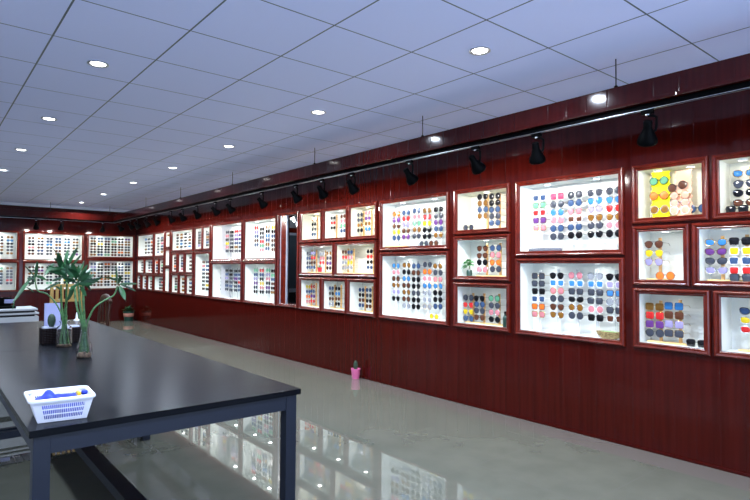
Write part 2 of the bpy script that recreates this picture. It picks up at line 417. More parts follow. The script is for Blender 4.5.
# ------------------------------------------------------------------ sunglasses
LENS_COL = {'k': ('black', (.006, .006, .008)), 'g': ('smoke grey', (.05, .058, .08)), 'b': ('steel blue', (.05, .10, .22)), 't': ('sky blue', (.05, .24, .55)),
            'r': ('red', (.65, .030, .03)), 'p': ('pale pink', (.62, .24, .28)), 'o': ('orange', (.85, .20, .03)), 'y': ('yellow', (.70, .55, .02)),
            'n': ('brown', (.10, .035, .018)), 'd': ('amber', (.26, .12, .02)), 'v': ('purple', (.16, .05, .26)), 'e': ('mint green', (.18, .50, .30)),
            'w': ('clear', (.42, .45, .50)), 'l': ('lilac', (.36, .33, .55)), 'm': ('rose', (.45, .06, .14)), 'h': ('pale peach', (.72, .40, .29))}
LM = {}
for k, (nm, c) in LENS_COL.items():
    m = principled('lens_' + nm.replace(' ', '_'), c, .12, spec=.5)
    nt_ = m.node_tree; out = nt_.nodes['Material Output']; bs = nt_.nodes['Principled BSDF']
    tr = N(m, 'ShaderNodeBsdfTransparent'); tr.inputs[0].default_value = (*[min(1, x*1.3+.05) for x in c], 1)
    ms = N(m, 'ShaderNodeMixShader'); ms.inputs[0].default_value = .12 if k in 'kgn' else (.55 if k == 'w' else .25)
    L(m, bs.outputs[0], ms.inputs[1]); L(m, tr.outputs[0], ms.inputs[2]); L(m, ms.outputs[0], out.inputs[0])
    LM[k] = m
FM = [principled('frame_black', (.006, .006, .007), .3), principled('frame_gold', (.55, .36, .12), .25, metal=1), principled('frame_silver', (.55, .56, .58), .25, metal=1),
      principled('frame_tortoise', (.09, .035, .015), .3), principled('frame_white', (.75, .76, .76), .3)]
def outline(shape):
    """lens outline, centre at origin (s to the nose side negative)"""
    if shape == 'o': return [(.0285*math.cos(2*PI*k/18), .0290*math.sin(2*PI*k/18)) for k in range(18)]
    if shape == 'a':
        return [(.0305*math.cos(a)*(1 if math.sin(a) > 0 else .90), (.022 if math.sin(a) > 0 else .033)*math.sin(a)) for a in [2*PI*k/18 for k in range(18)]]
    if shape == 's':
        r = []
        for k in range(20):
            a = 2*PI*(k+.5)/20; c, s = math.cos(a), math.sin(a); q = (abs(c)**5+abs(s)**5)**(-1/5)
            r.append((.028*q*c*(1 if s > 0 else .92), .0245*q*s))
        return r
    if shape == 'c':
        r = []
        for k in range(18):
            a = 2*PI*k/18; c, s = math.cos(a), math.sin(a)
            r.append((.029*c, (.0225*s + (.010*max(0, c)**2 if s >= -.1 else 0))))
        return r
    r = []
    for k in range(20):      # 'm' wide mask lens
        a = 2*PI*(k+.5)/20; c, s = math.cos(a), math.sin(a); q = (abs(c)**6+abs(s)**6)**(-1/6)
        r.append((.0295*q*c, .027*q*s))
    return r
CX = {'o': .0365, 'a': .0368, 's': .0365, 'c': .0365, 'm': .0355}
def lens_poly(shape, side):     # side +1: towards +y
    return [(side*(CX[shape] + s), z) for s, z in outline(shape)]
def lens_mesh(shape, side):
    bm = nbm(); p = lens_poly(shape, side)
    # slightly domed lens: inner ring pushed outwards
    cy, cz = side*CX[shape], 0
    rings = []
    for f, dx in ((1, 0), (.72, -.0022), (.36, -.0036)):
        rings.append([bm.verts.new((dx, cy+(y-cy)*f, z*f)) for y, z in p])
    n = len(p)
    for a, b_ in zip(rings, rings[1:]):
        for k in range(n): bm.faces.new((a[k], a[(k+1) % n], b_[(k+1) % n], b_[k]))
    bm.faces.new(rings[-1])
    back = [bm.verts.new((.0016, y, z)) for y, z in p]
    for k in range(n): bm.faces.new((back[k], back[(k+1) % n], rings[0][(k+1) % n], rings[0][k]))
    bm.faces.new(back[::-1])
    return to_mesh('lens', bm, LM['k'], 60)
def rims(bm, shape, r):
    for side in (1, -1):
        p = lens_poly(shape, side)
        add_tube(bm, [(0, y, z) for y, z in p + p[:1]], r, 5, False)
    b0 = .0095 if shape in 'oac' else .006
    add_tube(bm, [(0, -b0, .006), (-.002, -b0*.5, .0085), (-.002, b0*.5, .0085), (0, b0, .006)], .0017, 6)
    if shape == 'a': add_tube(bm, [(0, -.022, .0175), (-.001, 0, .0165), (0, .022, .0175)], .0013, 5)
    w = CX[shape] + max(s for s, z in outline(shape))
    for side in (1, -1): add_tube(bm, [(0, side*(w-.001), .006), (.002, side*(w+.004), .006), (.007, side*(w+.0055), .006)], .0018, 5)
    return w + .0055
def frame_mesh(shape):
    bm = nbm(); rims(bm, shape, {'o': .0021, 'a': .0017, 's': .0030, 'c': .0026, 'm': .0010}[shape])
    return to_mesh('frame', bm, FM[0], 50)
def temple_pts(shape, side, fold):
    w = CX[shape] + max(s for s, z in outline(shape)) + .0055
    if fold:
        x = .010 if side > 0 else .0145
        return [(.007, side*w, .006), (x, side*(w-.01), .006), (x, -side*(w-.045), .005), (x, -side*(w-.02), -.006)]
    return [(.007, side*w, .006), (.05, side*w, .006), (.088, side*(w-.001), .004), (.118, side*(w-.004), -.014)]
def temple_mesh(shape, side, fold):
    bm = nbm(); add_tube(bm, temple_pts(shape, side, fold), [.0017, .0014, .0016, .0014], 5)
    return to_mesh('temple', bm, FM[0], 60)
LENSES = {(s, d): lens_mesh(s, d) for s in 'oascm' for d in (1, -1)}
FRAMES = {s: frame_mesh(s) for s in 'oascm'}
TEMPLES = {(s, d, f): temple_mesh(s, d, f) for s in 'oascm' for d in (1, -1) for f in (0, 1)}
WHOLE = {}
def whole_mesh(shape):
    if shape not in WHOLE:
        bm = nbm(); rims(bm, shape, .0014)
        for d in (1, -1): add_tube(bm, temple_pts(shape, d, 0), .0016, 4)
        nf = len(bm.faces)
        for d in (1, -1): add_prism(bm, lens_poly(shape, d), -.001, .0015)
        bm.faces.ensure_lookup_table()
        for f in bm.faces[nf:]: f.material_index = 1
        WHOLE[shape] = to_mesh('sunglasses', bm, [FM[0], LM['k']], 50)
    return WHOLE[shape]
SHAPE_WORD = {'o': 'round', 'a': 'aviator', 's': 'square', 'c': 'cat-eye', 'm': 'mask'}
def part_copy(mesh, name, parent, mat):
    o = bpy.data.objects.new(name, mesh); C.objects.link(o); o.parent = parent
    o.material_slots[0].link = 'OBJECT'; o.material_slots[0].material = mat
    return o
n_glasses = 0
far = []                     # what is past the limit of individuals goes into one mesh
def frame_choice(style, i):
    s, c = style
    if c == 'k': return 0
    if c in 'wlph': return (4, 1, 2)[i % 3]
    if s == 's': return 0 if c in 'g' else (4, 3)[i % 2] if c != 'b' else 4
    if s == 'm': return 1
    return (0, 0, 2, 0, 1, 0, 3)[(i*7 + ord(c)) % 7]
def sunglasses(style, loc, label, small, fold=0, tilt=0, rz=0):
    global n_glasses
    s, c = style
    if n_glasses >= 300:
        far.append((Vector(loc), c, 'r')); return
    fm = FM[frame_choice(style, n_glasses)]
    n_glasses += 1
    grp = 'sunglasses on show in the wall cases'
    if small:
        o = obj('sunglasses', whole_mesh(s), None)
        for i, mm in enumerate((fm, LM[c])):
            o.material_slots[i].link = 'OBJECT'; o.material_slots[i].material = mm
        o.location = loc; tag(o, label, 'sunglasses', grp)
        if small == 2: o.scale = (.84, .84, .84)
    else:
        o = thing('sunglasses', label, 'sunglasses', loc, rz, grp)
        part_copy(FRAMES[s], 'frame', o, fm)
        for d in (1, -1):
            part_copy(LENSES[(s, d)], 'lens', o, LM[c]); part_copy(TEMPLES[(s, d, fold)], 'temple', o, fm)
    if tilt or rz: o.rotation_euler = (tilt, 0, rz)

# columns: case, crop origin and scale on the photograph, centre of the first and of the last pair, row spacing fractions, styles
CR = {'A1': (634, 160, 7.69), 'B1': (700, 150, 7.14), 'C1': (632, 222, 7.7), 'D1': (692, 220, 7.69), 'E1': (634, 285, 7.46), 'F1': (715, 290, 7.46),
      'I1': (450, 180, 9.09), 'J1': (452, 232, 10), 'K1': (452, 282, 10), 'G1': (518, 172, 6.26), 'G2': (568, 172, 6.26), 'H1': (518, 260, 6.26),
      'H2': (568, 260, 6.26), 'L1': (380, 192, 8.61), 'M1': (380, 252, 6.94), 'N1': (298, 205, 13.16), 'P1': (345, 200, 11.63), 'Q1': (298, 242, 9.375),
      'S1': (298, 276, 9.375), 'V1': (210, 215, 10.71), 'X1': (210, 258, 10)}
COLS = [
 ('b', 'B1', (312, 165), (322, 375), 'ct ag ck cn'),
 ('c', 'C1', (167, 168), (165, 303), 'an ay al'),
 ('d', 'D1', (165, 173), (175, 388), 'ct cv cg cl'), ('d', 'D1', (368, 163), (375, 388), 'sk sy sb sr'),
 ('e', 'E1', (124, 160), (124, 355), 'md mr mv og'), ('e', 'E1', (297, 158), (299, 362), 'mt mn ml mg'),
 ('f', 'F1', (272, 160), (275, 300), 'cb cy cr'),
 ('g', 'G1', (135, 162), (135, 350), 'sb se sr sv sp'), ('g', 'G1', (245, 152), (245, 403), 'mm og ot op ob og'), ('g', 'G2', (42, 142), (45, 395), 'og ob ap sn ob ok'),
 ('g', 'G2', (168, 125), (172, 386), 'ag at al ad og ak'), ('g', 'G2', (300, 114), (300, 384), 'og at ar ad op ok'),
 ('h', 'H1', (127, 100), (127, 340), 'mg sg sk sb so sp'), ('h', 'H1', (240, 95), (247, 340), 'ak st op og an ad'), ('h', 'H2', (50, 97), (48, 348), 'op st sg ck od og'),
 ('h', 'H2', (170, 98), (172, 362), 'aw st sg sg op sk'), ('h', 'H2', (298, 103), (298, 370), 'ak sl st ow sg sn'),
 ('i', 'I1', (300, 152), (295, 326), 'ok od ob od'), ('i', 'I1', (408, 147), (405, 388), 'ok ok ob og ob'),
 ('j', 'J1', (300, 160), (305, 375), 'an an ok op'), ('j', 'J1', (435, 158), (435, 372), 'ob op ao og'),
 ('k', 'K1', (138, 155), (146, 358), 'og ar ay ab'), ('k', 'K1', (274, 160), (274, 350), 'ak ob og an'), ('k', 'K1', (422, 165), (425, 375), 'oe og op ok'),
 ('l', 'L1', (141, 190), (142, 395), 'oo ov on oy ob'), ('l', 'L1', (225, 178), (224, 385), 'ob or ol on ov'), ('l', 'L1', (316, 160), (318, 378), 'ob op oe od og'),
 ('l', 'L1', (405, 160), (405, 380), 'od or oy ok ok'), ('l', 'L1', (500, 150), (505, 370), 'sk og ov ob od'),
 ('m', 'M1', (112, 95), (110, 320), 'ot op on od ol ak'), ('m', 'M1', (183, 92), (183, 373), 'od ok ot on od on ow'), ('m', 'M1', (250, 97), (250, 380), 'ob on ok ok og ok ok'),
 ('m', 'M1', (327, 88), (328, 380), 'og oo op ot ow ow ow'), ('m', 'M1', (402, 97), (402, 378), 'od og op ot ok ok ob'),
 ('n', 'N1', (212, 190), (208, 385), 'od ok og ob'),
 ('o', 'N1', (458, 172), (466, 300), 'ck cr ck'), ('o', 'N1', (592, 148), (592, 338), 'on op oe ob'),
 ('p', 'P1', (175, 172), (172, 352), 'og og od ok'), ('p', 'P1', (265, 150), (265, 338), 'op ov od ot'),
 ('q', 'Q1', (85, 108), (85, 240), 'og ob og ob'), ('q', 'Q1', (142, 104), (142, 238), 'ol or on ob'), ('q', 'Q1', (226, 110), (226, 195), 'ow op or'), ('q', 'Q1', (290, 105), (290, 245), 'od og ov ok'),
 ('r', 'Q1', (427, 95), (430, 240), 'on or ow ow'), ('r', 'Q1', (487, 96), (490, 240), 'ob op oy ow'), ('r', 'Q1', (672, 88), (672, 238), 'ok or ok ob'),
 ('s', 'S1', (85, 100), (82, 237), 'oy ob oo op'), ('s', 'S1', (139, 98), (138, 235), 'or ob ov or'),
 ('t', 'S1', (310, 114), (306, 262), 'ob ok on ow'), ('t', 'S1', (372, 118), (370, 262), 'ok ot on ok'),
 ('u', 'S1', (595, 130), (595, 274), 'ob ok on ob'), ('u', 'S1', (662, 132), (662, 284), 'ob og ok on'),
 ('w', 'V1', (497, 138), (497, 320), 'or ol ob on ob'), ('w', 'V1', (555, 150), (555, 375), 'ok ok og or oe op'), ('w', 'V1', (617, 128), (617, 360), 'od ok ot ob od ob'), ('w', 'V1', (680, 130), (682, 370), 'oy ok ob on og on'),
 ('y', 'X1', (460, 122), (455, 335), 'oe ob ol ov og ok'), ('y', 'X1', (520, 125), (515, 340), 'or ob ok oy op ok'), ('y', 'X1', (580, 122), (582, 340), 'oe ol op ok ov og'), ('y', 'X1', (630, 130), (632, 345), 'ok oe ob on ok od'),
 ('v', 'V1', (140, 188), (140, 310), 'ow ow op og'), ('v', 'V1', (184, 185), (184, 385), 'og op ok oy op og'), ('v', 'V1', (233, 183), (233, 385), 'ok og og og ok og'), ('v', 'V1', (282, 175), (281, 385), 'or ol ov ob od og'), ('v', 'V1', (326, 170), (326, 385), 'op ov ob ob og og'),
 ('x', 'X1', (122, 122), (120, 312), 'ok og og ow ob og'), ('x', 'X1', (168, 125), (168, 312), 'ok ob ol ok ob og'), ('x', 'X1', (210, 127), (210, 320), 'ok ok og og ob og'), ('x', 'X1', (258, 130), (258, 322), 'ok ob ov ok og og'), ('x', 'X1', (298, 130), (298, 322), 'ok ob ob or ob ob'),
]
GX = WX + .072               # plane of the lenses inside the niche
def cpt(crop, p, X=GX):
    ox, oy, s = CR[crop]; return at_x(ox + p[0]/s, oy + p[1]/s, X)
WOODEN = set('bcdefijknopqrstu')
bm = nbm(); add_tube(bm, [(-.002, 0, 0), (.03, 0, 0)], .0022, 6); PEG = to_mesh('peg', bm, M_PEG)
# pairs on the coloured acrylic racks and pairs lying loose
def loose(case, crop, p, style, label, X=GX, fold=1, tilt=0, onfloor=True, small=False):
    q = cpt(crop, p, X); q.y = min(max(q.y, CASES[case][1] + .080), CASES[case][0] - .080)
    hh = -min(z for s, z in outline(style[0])) + .003
    sunglasses(style, (X, q.y, CASES[case][2] + hh if onfloor else q.z), label, small, fold, tilt)
loose('a', 'A1', (190, 160), 'oe', 'mint green round sunglasses, top of the yellow rack', onfloor=False)
loose('a', 'A1', (190, 273), 'oo', 'orange round sunglasses, middle of the yellow rack', onfloor=False)
loose('a', 'A1', (195, 380), 'od', 'olive amber round sunglasses, bottom of the yellow rack', onfloor=False)
loose('a', 'A1', (332, 203), 'on', 'brown round sunglasses tilted on top of the peach rack', onfloor=False, tilt=-.22)
loose('a', 'A1', (350, 270), 'oh', 'pale peach round sunglasses, second down on the peach rack', onfloor=False)
loose('a', 'A1', (350, 328), 'oh', 'pale peach round sunglasses, third down on the peach rack', onfloor=False)
loose('a', 'A1', (350, 385), 'oh', 'pale peach round sunglasses, bottom of the peach rack', onfloor=False)
loose('a', 'A1', (535, 370), 'ob', 'blue grey sunglasses half hidden at the edge of the yellow-rack case', X=GX+.04, onfloor=False)
loose('b', 'B1', (205, 432), 'sk', 'folded black sunglasses lying in the top case at picture edge')
loose('c', 'C1', (255, 402), 'oo', 'orange and peach sunglasses low in the small square case')
loose('d', 'D1', (375, 437), 'sg', 'dark smoke sunglasses at the foot of the cat-eye case', X=GX-.015)
loose('e', 'E1', (470, 430), 'sk', 'folded black sunglasses lying beside the gradient shades')
loose('i', 'I1', (152, 425), 'og', 'smoke grey round sunglasses standing alone low in the cream case')
loose('l', 'L1', (378, 447), 'og', 'smoke grey sunglasses standing on the floor of the bamboo-stick case')
loose('l', 'L1', (462, 445), 'on', 'brown sunglasses standing on the floor of the bamboo-stick case')
loose('m', 'M1', (375, 438), 'oy', 'yellow sunglasses lying at the bottom of the wide lower case')

ncol = {}; posts = {}
for case, crop, p0, p1, sty in COLS:
    ncol[case] = ncol.get(case, 0) + 1; ci = ncol[case]
    a, b_ = cpt(crop, p0), cpt(crop, p1); st = sty.split(); n = len(st)
    y = (a.y + b_.y)/2; hi, lo, z0, z1 = CASES[case]
    hw_ = .068 if case in 'nopqrstu' else .081; y = min(max(y, lo + hw_), hi - hw_)
    zs = [a.z + (b_.z - a.z)*i/(n-1) for i in range(n)]
    posts.setdefault(case, []).append((y, zs, ci))
    small = 2 if case in 'nopqrstu' else case in 'vwxy'
    for i, (z, s) in enumerate(zip(zs, st)):
        lab = f"{LENS_COL[s[1]][0]} {SHAPE_WORD[s[0]]} sunglasses, {ORD[i+1]} down in {ORD[ci]} column, {CASE_INFO[case][0]}"
        sunglasses(s, (GX + random.uniform(-.002, .002), y + random.uniform(-.002, .002), z), lab, small)
# racks the glasses sit on
def post_part(t, y, zs, case, inv, wooden):
    hi, lo, z0, z1 = CASES[case]
    base = z0 + (.012 if wooden else .0005)
    bm = nbm()
    yy = y - .030 if wooden and y - .030 > lo + .02 else y
    if wooden: add_box(bm, inv @ Vector((GX+.030, yy-.010, base)), inv @ Vector((GX+.044, yy+.010, min(zs[0]+.045, z1-.03))), .001)
    else: add_box(bm, inv @ Vector((GX+.028, y-.012, base)), inv @ Vector((GX+.032, y+.012, min(zs[0]+.05, z1-.03))), .0006)
    obj('post', bm, M_TAN if wooden else M_CLEAR, t)
    for z in zs:
        o = bpy.data.objects.new('peg', PEG); C.objects.link(o); o.parent = t
        o.location = inv @ Vector((GX, y, z + .0035))
        if wooden: 
            bm2 = None
for case, cols in posts.items():
    hi, lo, z0, z1 = CASES[case]
    if case in WOODEN:
        ys = [c[0] for c in cols]; ctr = Vector((GX+.04, sum(ys)/len(ys), z0))
        t = thing('wooden_rack', f'pine board with tan posts in the {CASE_INFO[case][0]}', 'rack', ctr, 0, 'wooden eyewear racks')
        inv = Matrix.Translation(-ctr)
        bm = nbm(); add_box(bm, inv @ Vector((GX+.012, max(min(ys)-.10, lo+.012), z0+.0005)), inv @ Vector((GX+.075, min(max(ys)+.085, hi-.02), z0+.012)), .002)
        obj('board', bm, M_PALE, t)
        for y, zs, ci in cols:
            post_part(t, y, zs, case, inv, True)
    else:
        for y, zs, ci in cols:
            ctr = Vector((GX+.03, y, z0))
            t = thing('acrylic_rack', f'clear acrylic strip rack behind {ORD[ci]} column, {CASE_INFO[case][0]}', 'rack', ctr, 0, 'clear eyewear racks')
            inv = Matrix.Translation(-ctr)
            bm = nbm(); add_box(bm, inv @ Vector((GX+.012, y-.03, z0+.0005)), inv @ Vector((GX+.06, y+.03, z0+.006)), .001); obj('foot', bm, M_CLEAR, t)
            post_part(t, y, [z for z in zs], case, inv, False)
def scallop_panel(name, label, mat, crop, tl, br):
    a, b_ = cpt(crop, tl, GX+.022), cpt(crop, br, GX+.022)
    y1, y0, z1 = a.y, b_.y, a.z; z0 = CASES['a'][2] + .001
    bm = nbm(); pts = []; n = 7; hh = (z1-z0)/n
    for k in range(n):
        for f, d in ((0, 0), (.25, .010), (.5, .013), (.75, .010)): pts.append((y1 - d, z1 - (k+f)*hh))
    pts.append((y1, z0)); pts.append((y0, z0))
    for k in range(n-1, -1, -1):
        for f, d in ((.75, .010), (.5, .013), (.25, .010), (0, 0)): pts.append((y0 + d, z1 - .03*0 - (k+f)*hh))
    add_prism(bm, pts, GX+.020, GX+.024)
    t = thing(name, label, 'rack', (GX+.022, (y0+y1)/2, z0), 0, 'coloured acrylic racks')
    xf(bm, Matrix.Translation(-Vector(t.location))); obj('panel', bm, mat, t)
    bm = nbm(); add_box(bm, (.0045, y0-t.location.y+.01, .0), (.07, y1-t.location.y-.01, .005), .001); obj('foot', bm, mat, t)
scallop_panel('acrylic_rack', 'bright yellow scalloped acrylic rack', M_YACR, 'A1', (128, 100), (288, 425))
scallop_panel('acrylic_rack', 'peach pink scalloped acrylic rack beside the yellow one', M_PACR, 'A1', (312, 88), (455, 415))

# far glasses: one object, too many to keep apart
def grid_far(rect, cols, rows, wallkind, seed, top=.78, bot=.14, u_from=0, u_to=1, X=0):
    rnd = random.Random(seed); u0, u1, v0, v1 = rect
    for c in range(cols):
        base = rnd.choice('kkgbnngdk')
        for r in range(rows):
            u = u0 + (u1-u0)*(u_from + (u_to-u_from)*(c+.5)/cols); v = v0 + (v1-v0)*(top - (top-bot)*r/max(1, rows-1))
            col = rnd.choice(base*3 + 'kkgbndgkgnkkdgbn') if (c*7 + r*5 + seed) % 9 else rnd.choice('rpoyevtlm')
            far.append((Vector((X or GX, u, v)) if wallkind == 'r' else Vector((u, BY+.072, v)), col, wallkind))
for k, (c, r, f, tt) in {'1': (3, 5, .04, .62), '2': (2, 6, .12, .95), '3': (1, 1, .30, .95), '4': (4, 5, .08, .88), '5': (1, 6, .25, .85), '6': (1, 6, .22, .82), '7': (1, 4, .15, .65), '8': (2, 4, .08, .75),
                     '9': (1, 4, .30, .98), '10': (1, 4, .30, .98), '12': (1, 5, .28, .85), '13': (1, 5, .25, .85), '14': (1, 4, .12, .72), '15': (2, 8, .08, .60), '16': (1, 4, .30, .98), '17': (1, 4, .22, .80),
                     '18': (1, 4, .20, .80), '19': (2, 4, .08, .60), '21': (1, 5, .2, .8), '22': (1, 4, .25, .82), '23': (1, 4, .22, .80)}.items():
    hi, lo, z0, z1 = CASES[k]
    grid_far((lo, hi, z0, z1), c, r, 'r', int(k)*13, .80, .16, f, tt, WX + .014)
for k, (c, r, tp, bt) in {'A': (6, 6, .82, .22), 'B': (6, 6, .82, .22), 'C': (6, 7, .86, .10), 'D': (6, 6, .80, .25), 'E': (6, 6, .84, .24), 'F': (6, 8, .88, .12)}.items():
    grid_far(BCASES[k], c, r, 'b', ord(k)*7, tp, bt, .04, .97)
bm = nbm(); order = list(LENS_COL); idx = {c: i for i, c in enumerate(order)}
for p, c, wk in far:
    for s in (1, -1):
        n0 = len(bm.faces); vs = []
        for x in (-.003, .002):
            vs.append([bm.verts.new((p.x + x, p.y + s*.0335 + .0285*math.cos(PI*q/5), p.z + .027*math.sin(PI*q/5)) if wk == 'r' else
                                    (p.x + s*.0335 + .0295*math.cos(PI*q/5), p.y + x, p.z + .027*math.sin(PI*q/5))) for q in range(10)])
        fs = [bm.faces.new(vs[0]), bm.faces.new(vs[1][::-1])] + [bm.faces.new((vs[0][q], vs[1][q], vs[1][(q+1) % 10], vs[0][(q+1) % 10])) for q in range(10)]
        for f in fs: f.material_index = idx[c]
    n0 = len(bm.faces)
    if wk == 'r':
        add_box(bm, (p.x-.002, p.y-.012, p.z+.0066), (p.x+.002, p.y+.012, p.z+.010))
        for s in (1, -1): add_box(bm, (p.x+.002, p.y+s*.062-.0015, p.z+.004), (p.x+.115, p.y+s*.062+.0015, p.z+.007))
    else:
        add_box(bm, (p.x-.012, p.y-.002, p.z+.004), (p.x+.012, p.y+.002, p.z+.009))
        for s in (1, -1): add_box(bm, (p.x+s*.062-.0015, p.y+.002, p.z+.004), (p.x+s*.062+.0015, p.y+.115, p.z+.007))
    bm.faces.ensure_lookup_table()
    for f in bm.faces[n0:]: f.material_index = idx['k']
tag(obj('distant_sunglasses', bm, [LM[c] for c in order]), 'rows of tiny distant sunglasses in the far corner cases and back wall cases', 'sunglasses', kind='stuff')

# things standing in the cases
def lathe_thing(name, label, cat, loc, group=None): return thing(name, label, cat, loc, 0, group)
p = cpt('G1', (172, 476), WX+.05); hi, lo, z0, z1 = CASES['g']
a, b_ = cpt('G1', (72, 476), WX+.05), cpt('G1', (274, 470), WX+.05)
bm = nbm(); n = 9
prof = [(a.y + (b_.y-a.y)*i/(n-1), .031*(1 - abs(2*i/(n-1)-1)**4*.35)) for i in range(n)]
add_tube(bm, [(0, y - p.y, .0165) for y, r in prof], [.0165*min(1, r/.028) for y, r in prof], 10)
o = obj('glasses_pouch', bm, M_POUCH, None, 50); o.location = (WX+.05, p.y, z0 + .0005); tag(o, 'dark grey glasses pouch lying in the tall upper case', 'pouch')
p = cpt('H2', (258, 470), WX+.06); z0 = CASES['h'][2]
t = thing('straw_bowl', 'woven straw bowl with green filling in the tall lower case', 'bowl', (WX+.043, CASES['h'][1]+.112, z0+.001))
bm = nbm(); add_lathe(bm, [(0, 0), (.055, 0), (.085, .022), (.098, .048), (.100, .056), (.096, .056), (.080, .026), (.05, .008), (0, .008)], 24, Matrix.Diagonal((.39, 1.08, 1, 1)))
obj('bowl', bm, M_BOWL, t, 50)
bm = nbm(); add_lathe(bm, [(.093, .044), (.085, .051), (.05, .057), (0, .058)], 20, Matrix.Diagonal((.38, 1.05, 1, 1))); obj('filling', bm, M_BOWLG, t, 60)
# little plant in a jar (case j)
def leaf(bm, base, d, length, width, droop, side=None, nseg=6, fold=.25):
    d = Vector(d).normalized(); base = Vector(base)
    side = Vector(side).normalized() if side is not None else d.cross(Vector((0, 0, 1)))
    if side.length < .1: side = Vector((1, 0, 0))
    side.normalize(); upv = side.cross(d).normalized()
    prev = None
    for i in range(nseg+1):
        t_ = i/nseg; c = base + d*(length*t_) - Vector((0, 0, 1))*(droop*length*t_*t_)
        w = width*(math.sin(PI*min(1, t_*.92+.06))**.8)*(1 if t_ < .99 else .05)*.5
        row = [bm.verts.new(c - side*w + upv*w*fold), bm.verts.new(c), bm.verts.new(c + side*w + upv*w*fold)]
        if prev:
            for k in range(2): bm.faces.new((prev[k], prev[k+1], row[k+1], row[k]))
        prev = row
rj = random.Random(3)
p = cpt('J1', (172, 420), WX+.07); z0 = CASES['j'][2]
t = thing('potted_plant', 'little bright green plant in a dark jar inside its case', 'plant', (WX+.07, p.y, z0+.001))
bm = nbm(); add_lathe(bm, [(0, 0), (.026, 0), (.030, .02), (.026, .05), (.022, .06), (.020, .06), (.023, .05), (.026, .02), (.022, .004), (0, .004)], 18); obj('jar', bm, M_DKGREEN, t, 50)
bm = nbm()
for k in range(5): add_tube(bm, [(rj.uniform(-.008, .008), rj.uniform(-.008, .008), .03), (rj.uniform(-.01, .01), rj.uniform(-.015, .015), .09), (rj.uniform(-.02, .01), rj.uniform(-.03, .03), .14)], .002, 5)
obj('stems', bm, M_STALK, t)
bm = nbm()
for k in range(44):
    an = rj.uniform(0, 2*PI); leaf(bm, (rj.uniform(-.012, .0), rj.uniform(-.03, .03), rj.uniform(.085, .15)), (math.cos(an)*.6, math.sin(an), rj.uniform(-.1, .6)), rj.uniform(.045, .065), .032, .3)
leaf(bm, (0, -.03, .13), (-.1, -1, .35), .06, .02, .3)
obj('foliage', bm, M_LEAFL, t, 60)
p = cpt('K1', (530, 395), WX+.03); z0 = CASES['k'][2]
t = thing('green_bottle', 'dark green bottle half hidden by the case frame', 'bottle', (WX+.035, p.y, z0+.001))
bm = nbm(); add_lathe(bm, [(0, 0), (.021, 0), (.023, .004), (.023, .088), (.018, .102), (.0105, .108), (.0105, .124), (0, .124)], 18); obj('body', bm, M_DKGREEN, t, 50)
bm = nbm(); add_lathe(bm, [(.0125, .1245), (.0125, .142), (.011, .144), (0, .144)], 14); obj('cap', bm, M_BLACK, t, 50)
p = cpt('Q1', (200, 262), WX+.015); z0 = CASES['q'][2]
t = thing('red_cup', 'small red cup with green sprig in its case', 'cup', (WX+.022, p.y, z0+.013))
bm = nbm(); add_lathe(bm, [(0, 0), (.024, 0), (.034, .062), (.036, .064), (.032, .064), (.022, .006), (0, .006)], 18); obj('cup', bm, M_RED, t, 50)
bm = nbm()
for k in range(6): leaf(bm, (0, 0, .03), (rj.uniform(-.3, .3), rj.uniform(-.5, .1), 1), .07, .010, .1)
obj('sprig', bm, M_LEAFL, t)
a, b_ = cpt('L1', (45, 447), WX+.03), cpt('L1', (240, 447), WX+.03)
bm = nbm(); add_tube(bm, [(0, (a.y-b_.y)/2*f, .009) for f in (1, .5, .48, 0, -.02, -.6, -1)], [.008, .008, .009, .008, .009, .008, .006], 8)
o = obj('bamboo_stick', bm, M_PALE, None, 50); o.location = (WX+.03, (a.y+b_.y)/2, CASES['l'][2]+.001); tag(o, 'pale bamboo stick lying in the wide upper case', 'stick')

# ------------------------------------------------------------------ window to the next room
hi, lo, z0, z1 = WINDOW
t = bpy.data.objects.new('window_1', None); C.objects.link(t); t['kind'] = 'structure'; t['label'] = 'narrow interior window between the display cases'
t.location = (WX, (hi+lo)/2, z0); T = Matrix.Translation(-Vector(t.location))
bm = frame_bm(lo, hi, z0, z1); obj('window_frame', xf(bm, T @ M_R), M_FRAME, t)
bm = nbm()
for y0_, y1_ in ((hi-.012, hi), (lo, lo+.010)): add_box(bm, T @ Vector((WX+.036, y0_, z0)), T @ Vector((WX+.16, y1_, z1)))
add_box(bm, T @ Vector((WX+.036, lo+.011, z0)), T @ Vector((WX+.16, hi-.013, z0+.015))); add_box(bm, T @ Vector((WX+.036, lo+.011, z1-.012)), T @ Vector((WX+.16, hi-.013, z1)))
obj('jamb', bm, M_FRAME, t)
bm = nbm(); add_box(bm, T @ Vector((WX+.003, hi-.030, z0+.001)), T @ Vector((WX+.035, hi-.006, z1-.001)), .003); obj('edge_strip', bm, M_ALU, t)
bm = nbm(); add_box(bm, T @ Vector((WX+.003, hi-.172, z0+.001)), T @ Vector((WX+.035, hi-.031, z1-.001)), .003); obj('stile', bm, M_FRAME, t)
bm = nbm(); add_box(bm, T @ Vector((WX+.003, hi-.196, z0+.001)), T @ Vector((WX+.035, hi-.173, z1-.001)), .003); obj('sash', bm, M_ALU, t)
bm = nbm(); add_box(bm, T @ Vector((WX+.018, lo+.002, z0+.001)), T @ Vector((WX+.022, hi-.197, z1-.001))); obj('pane', bm, M_PANE, t)
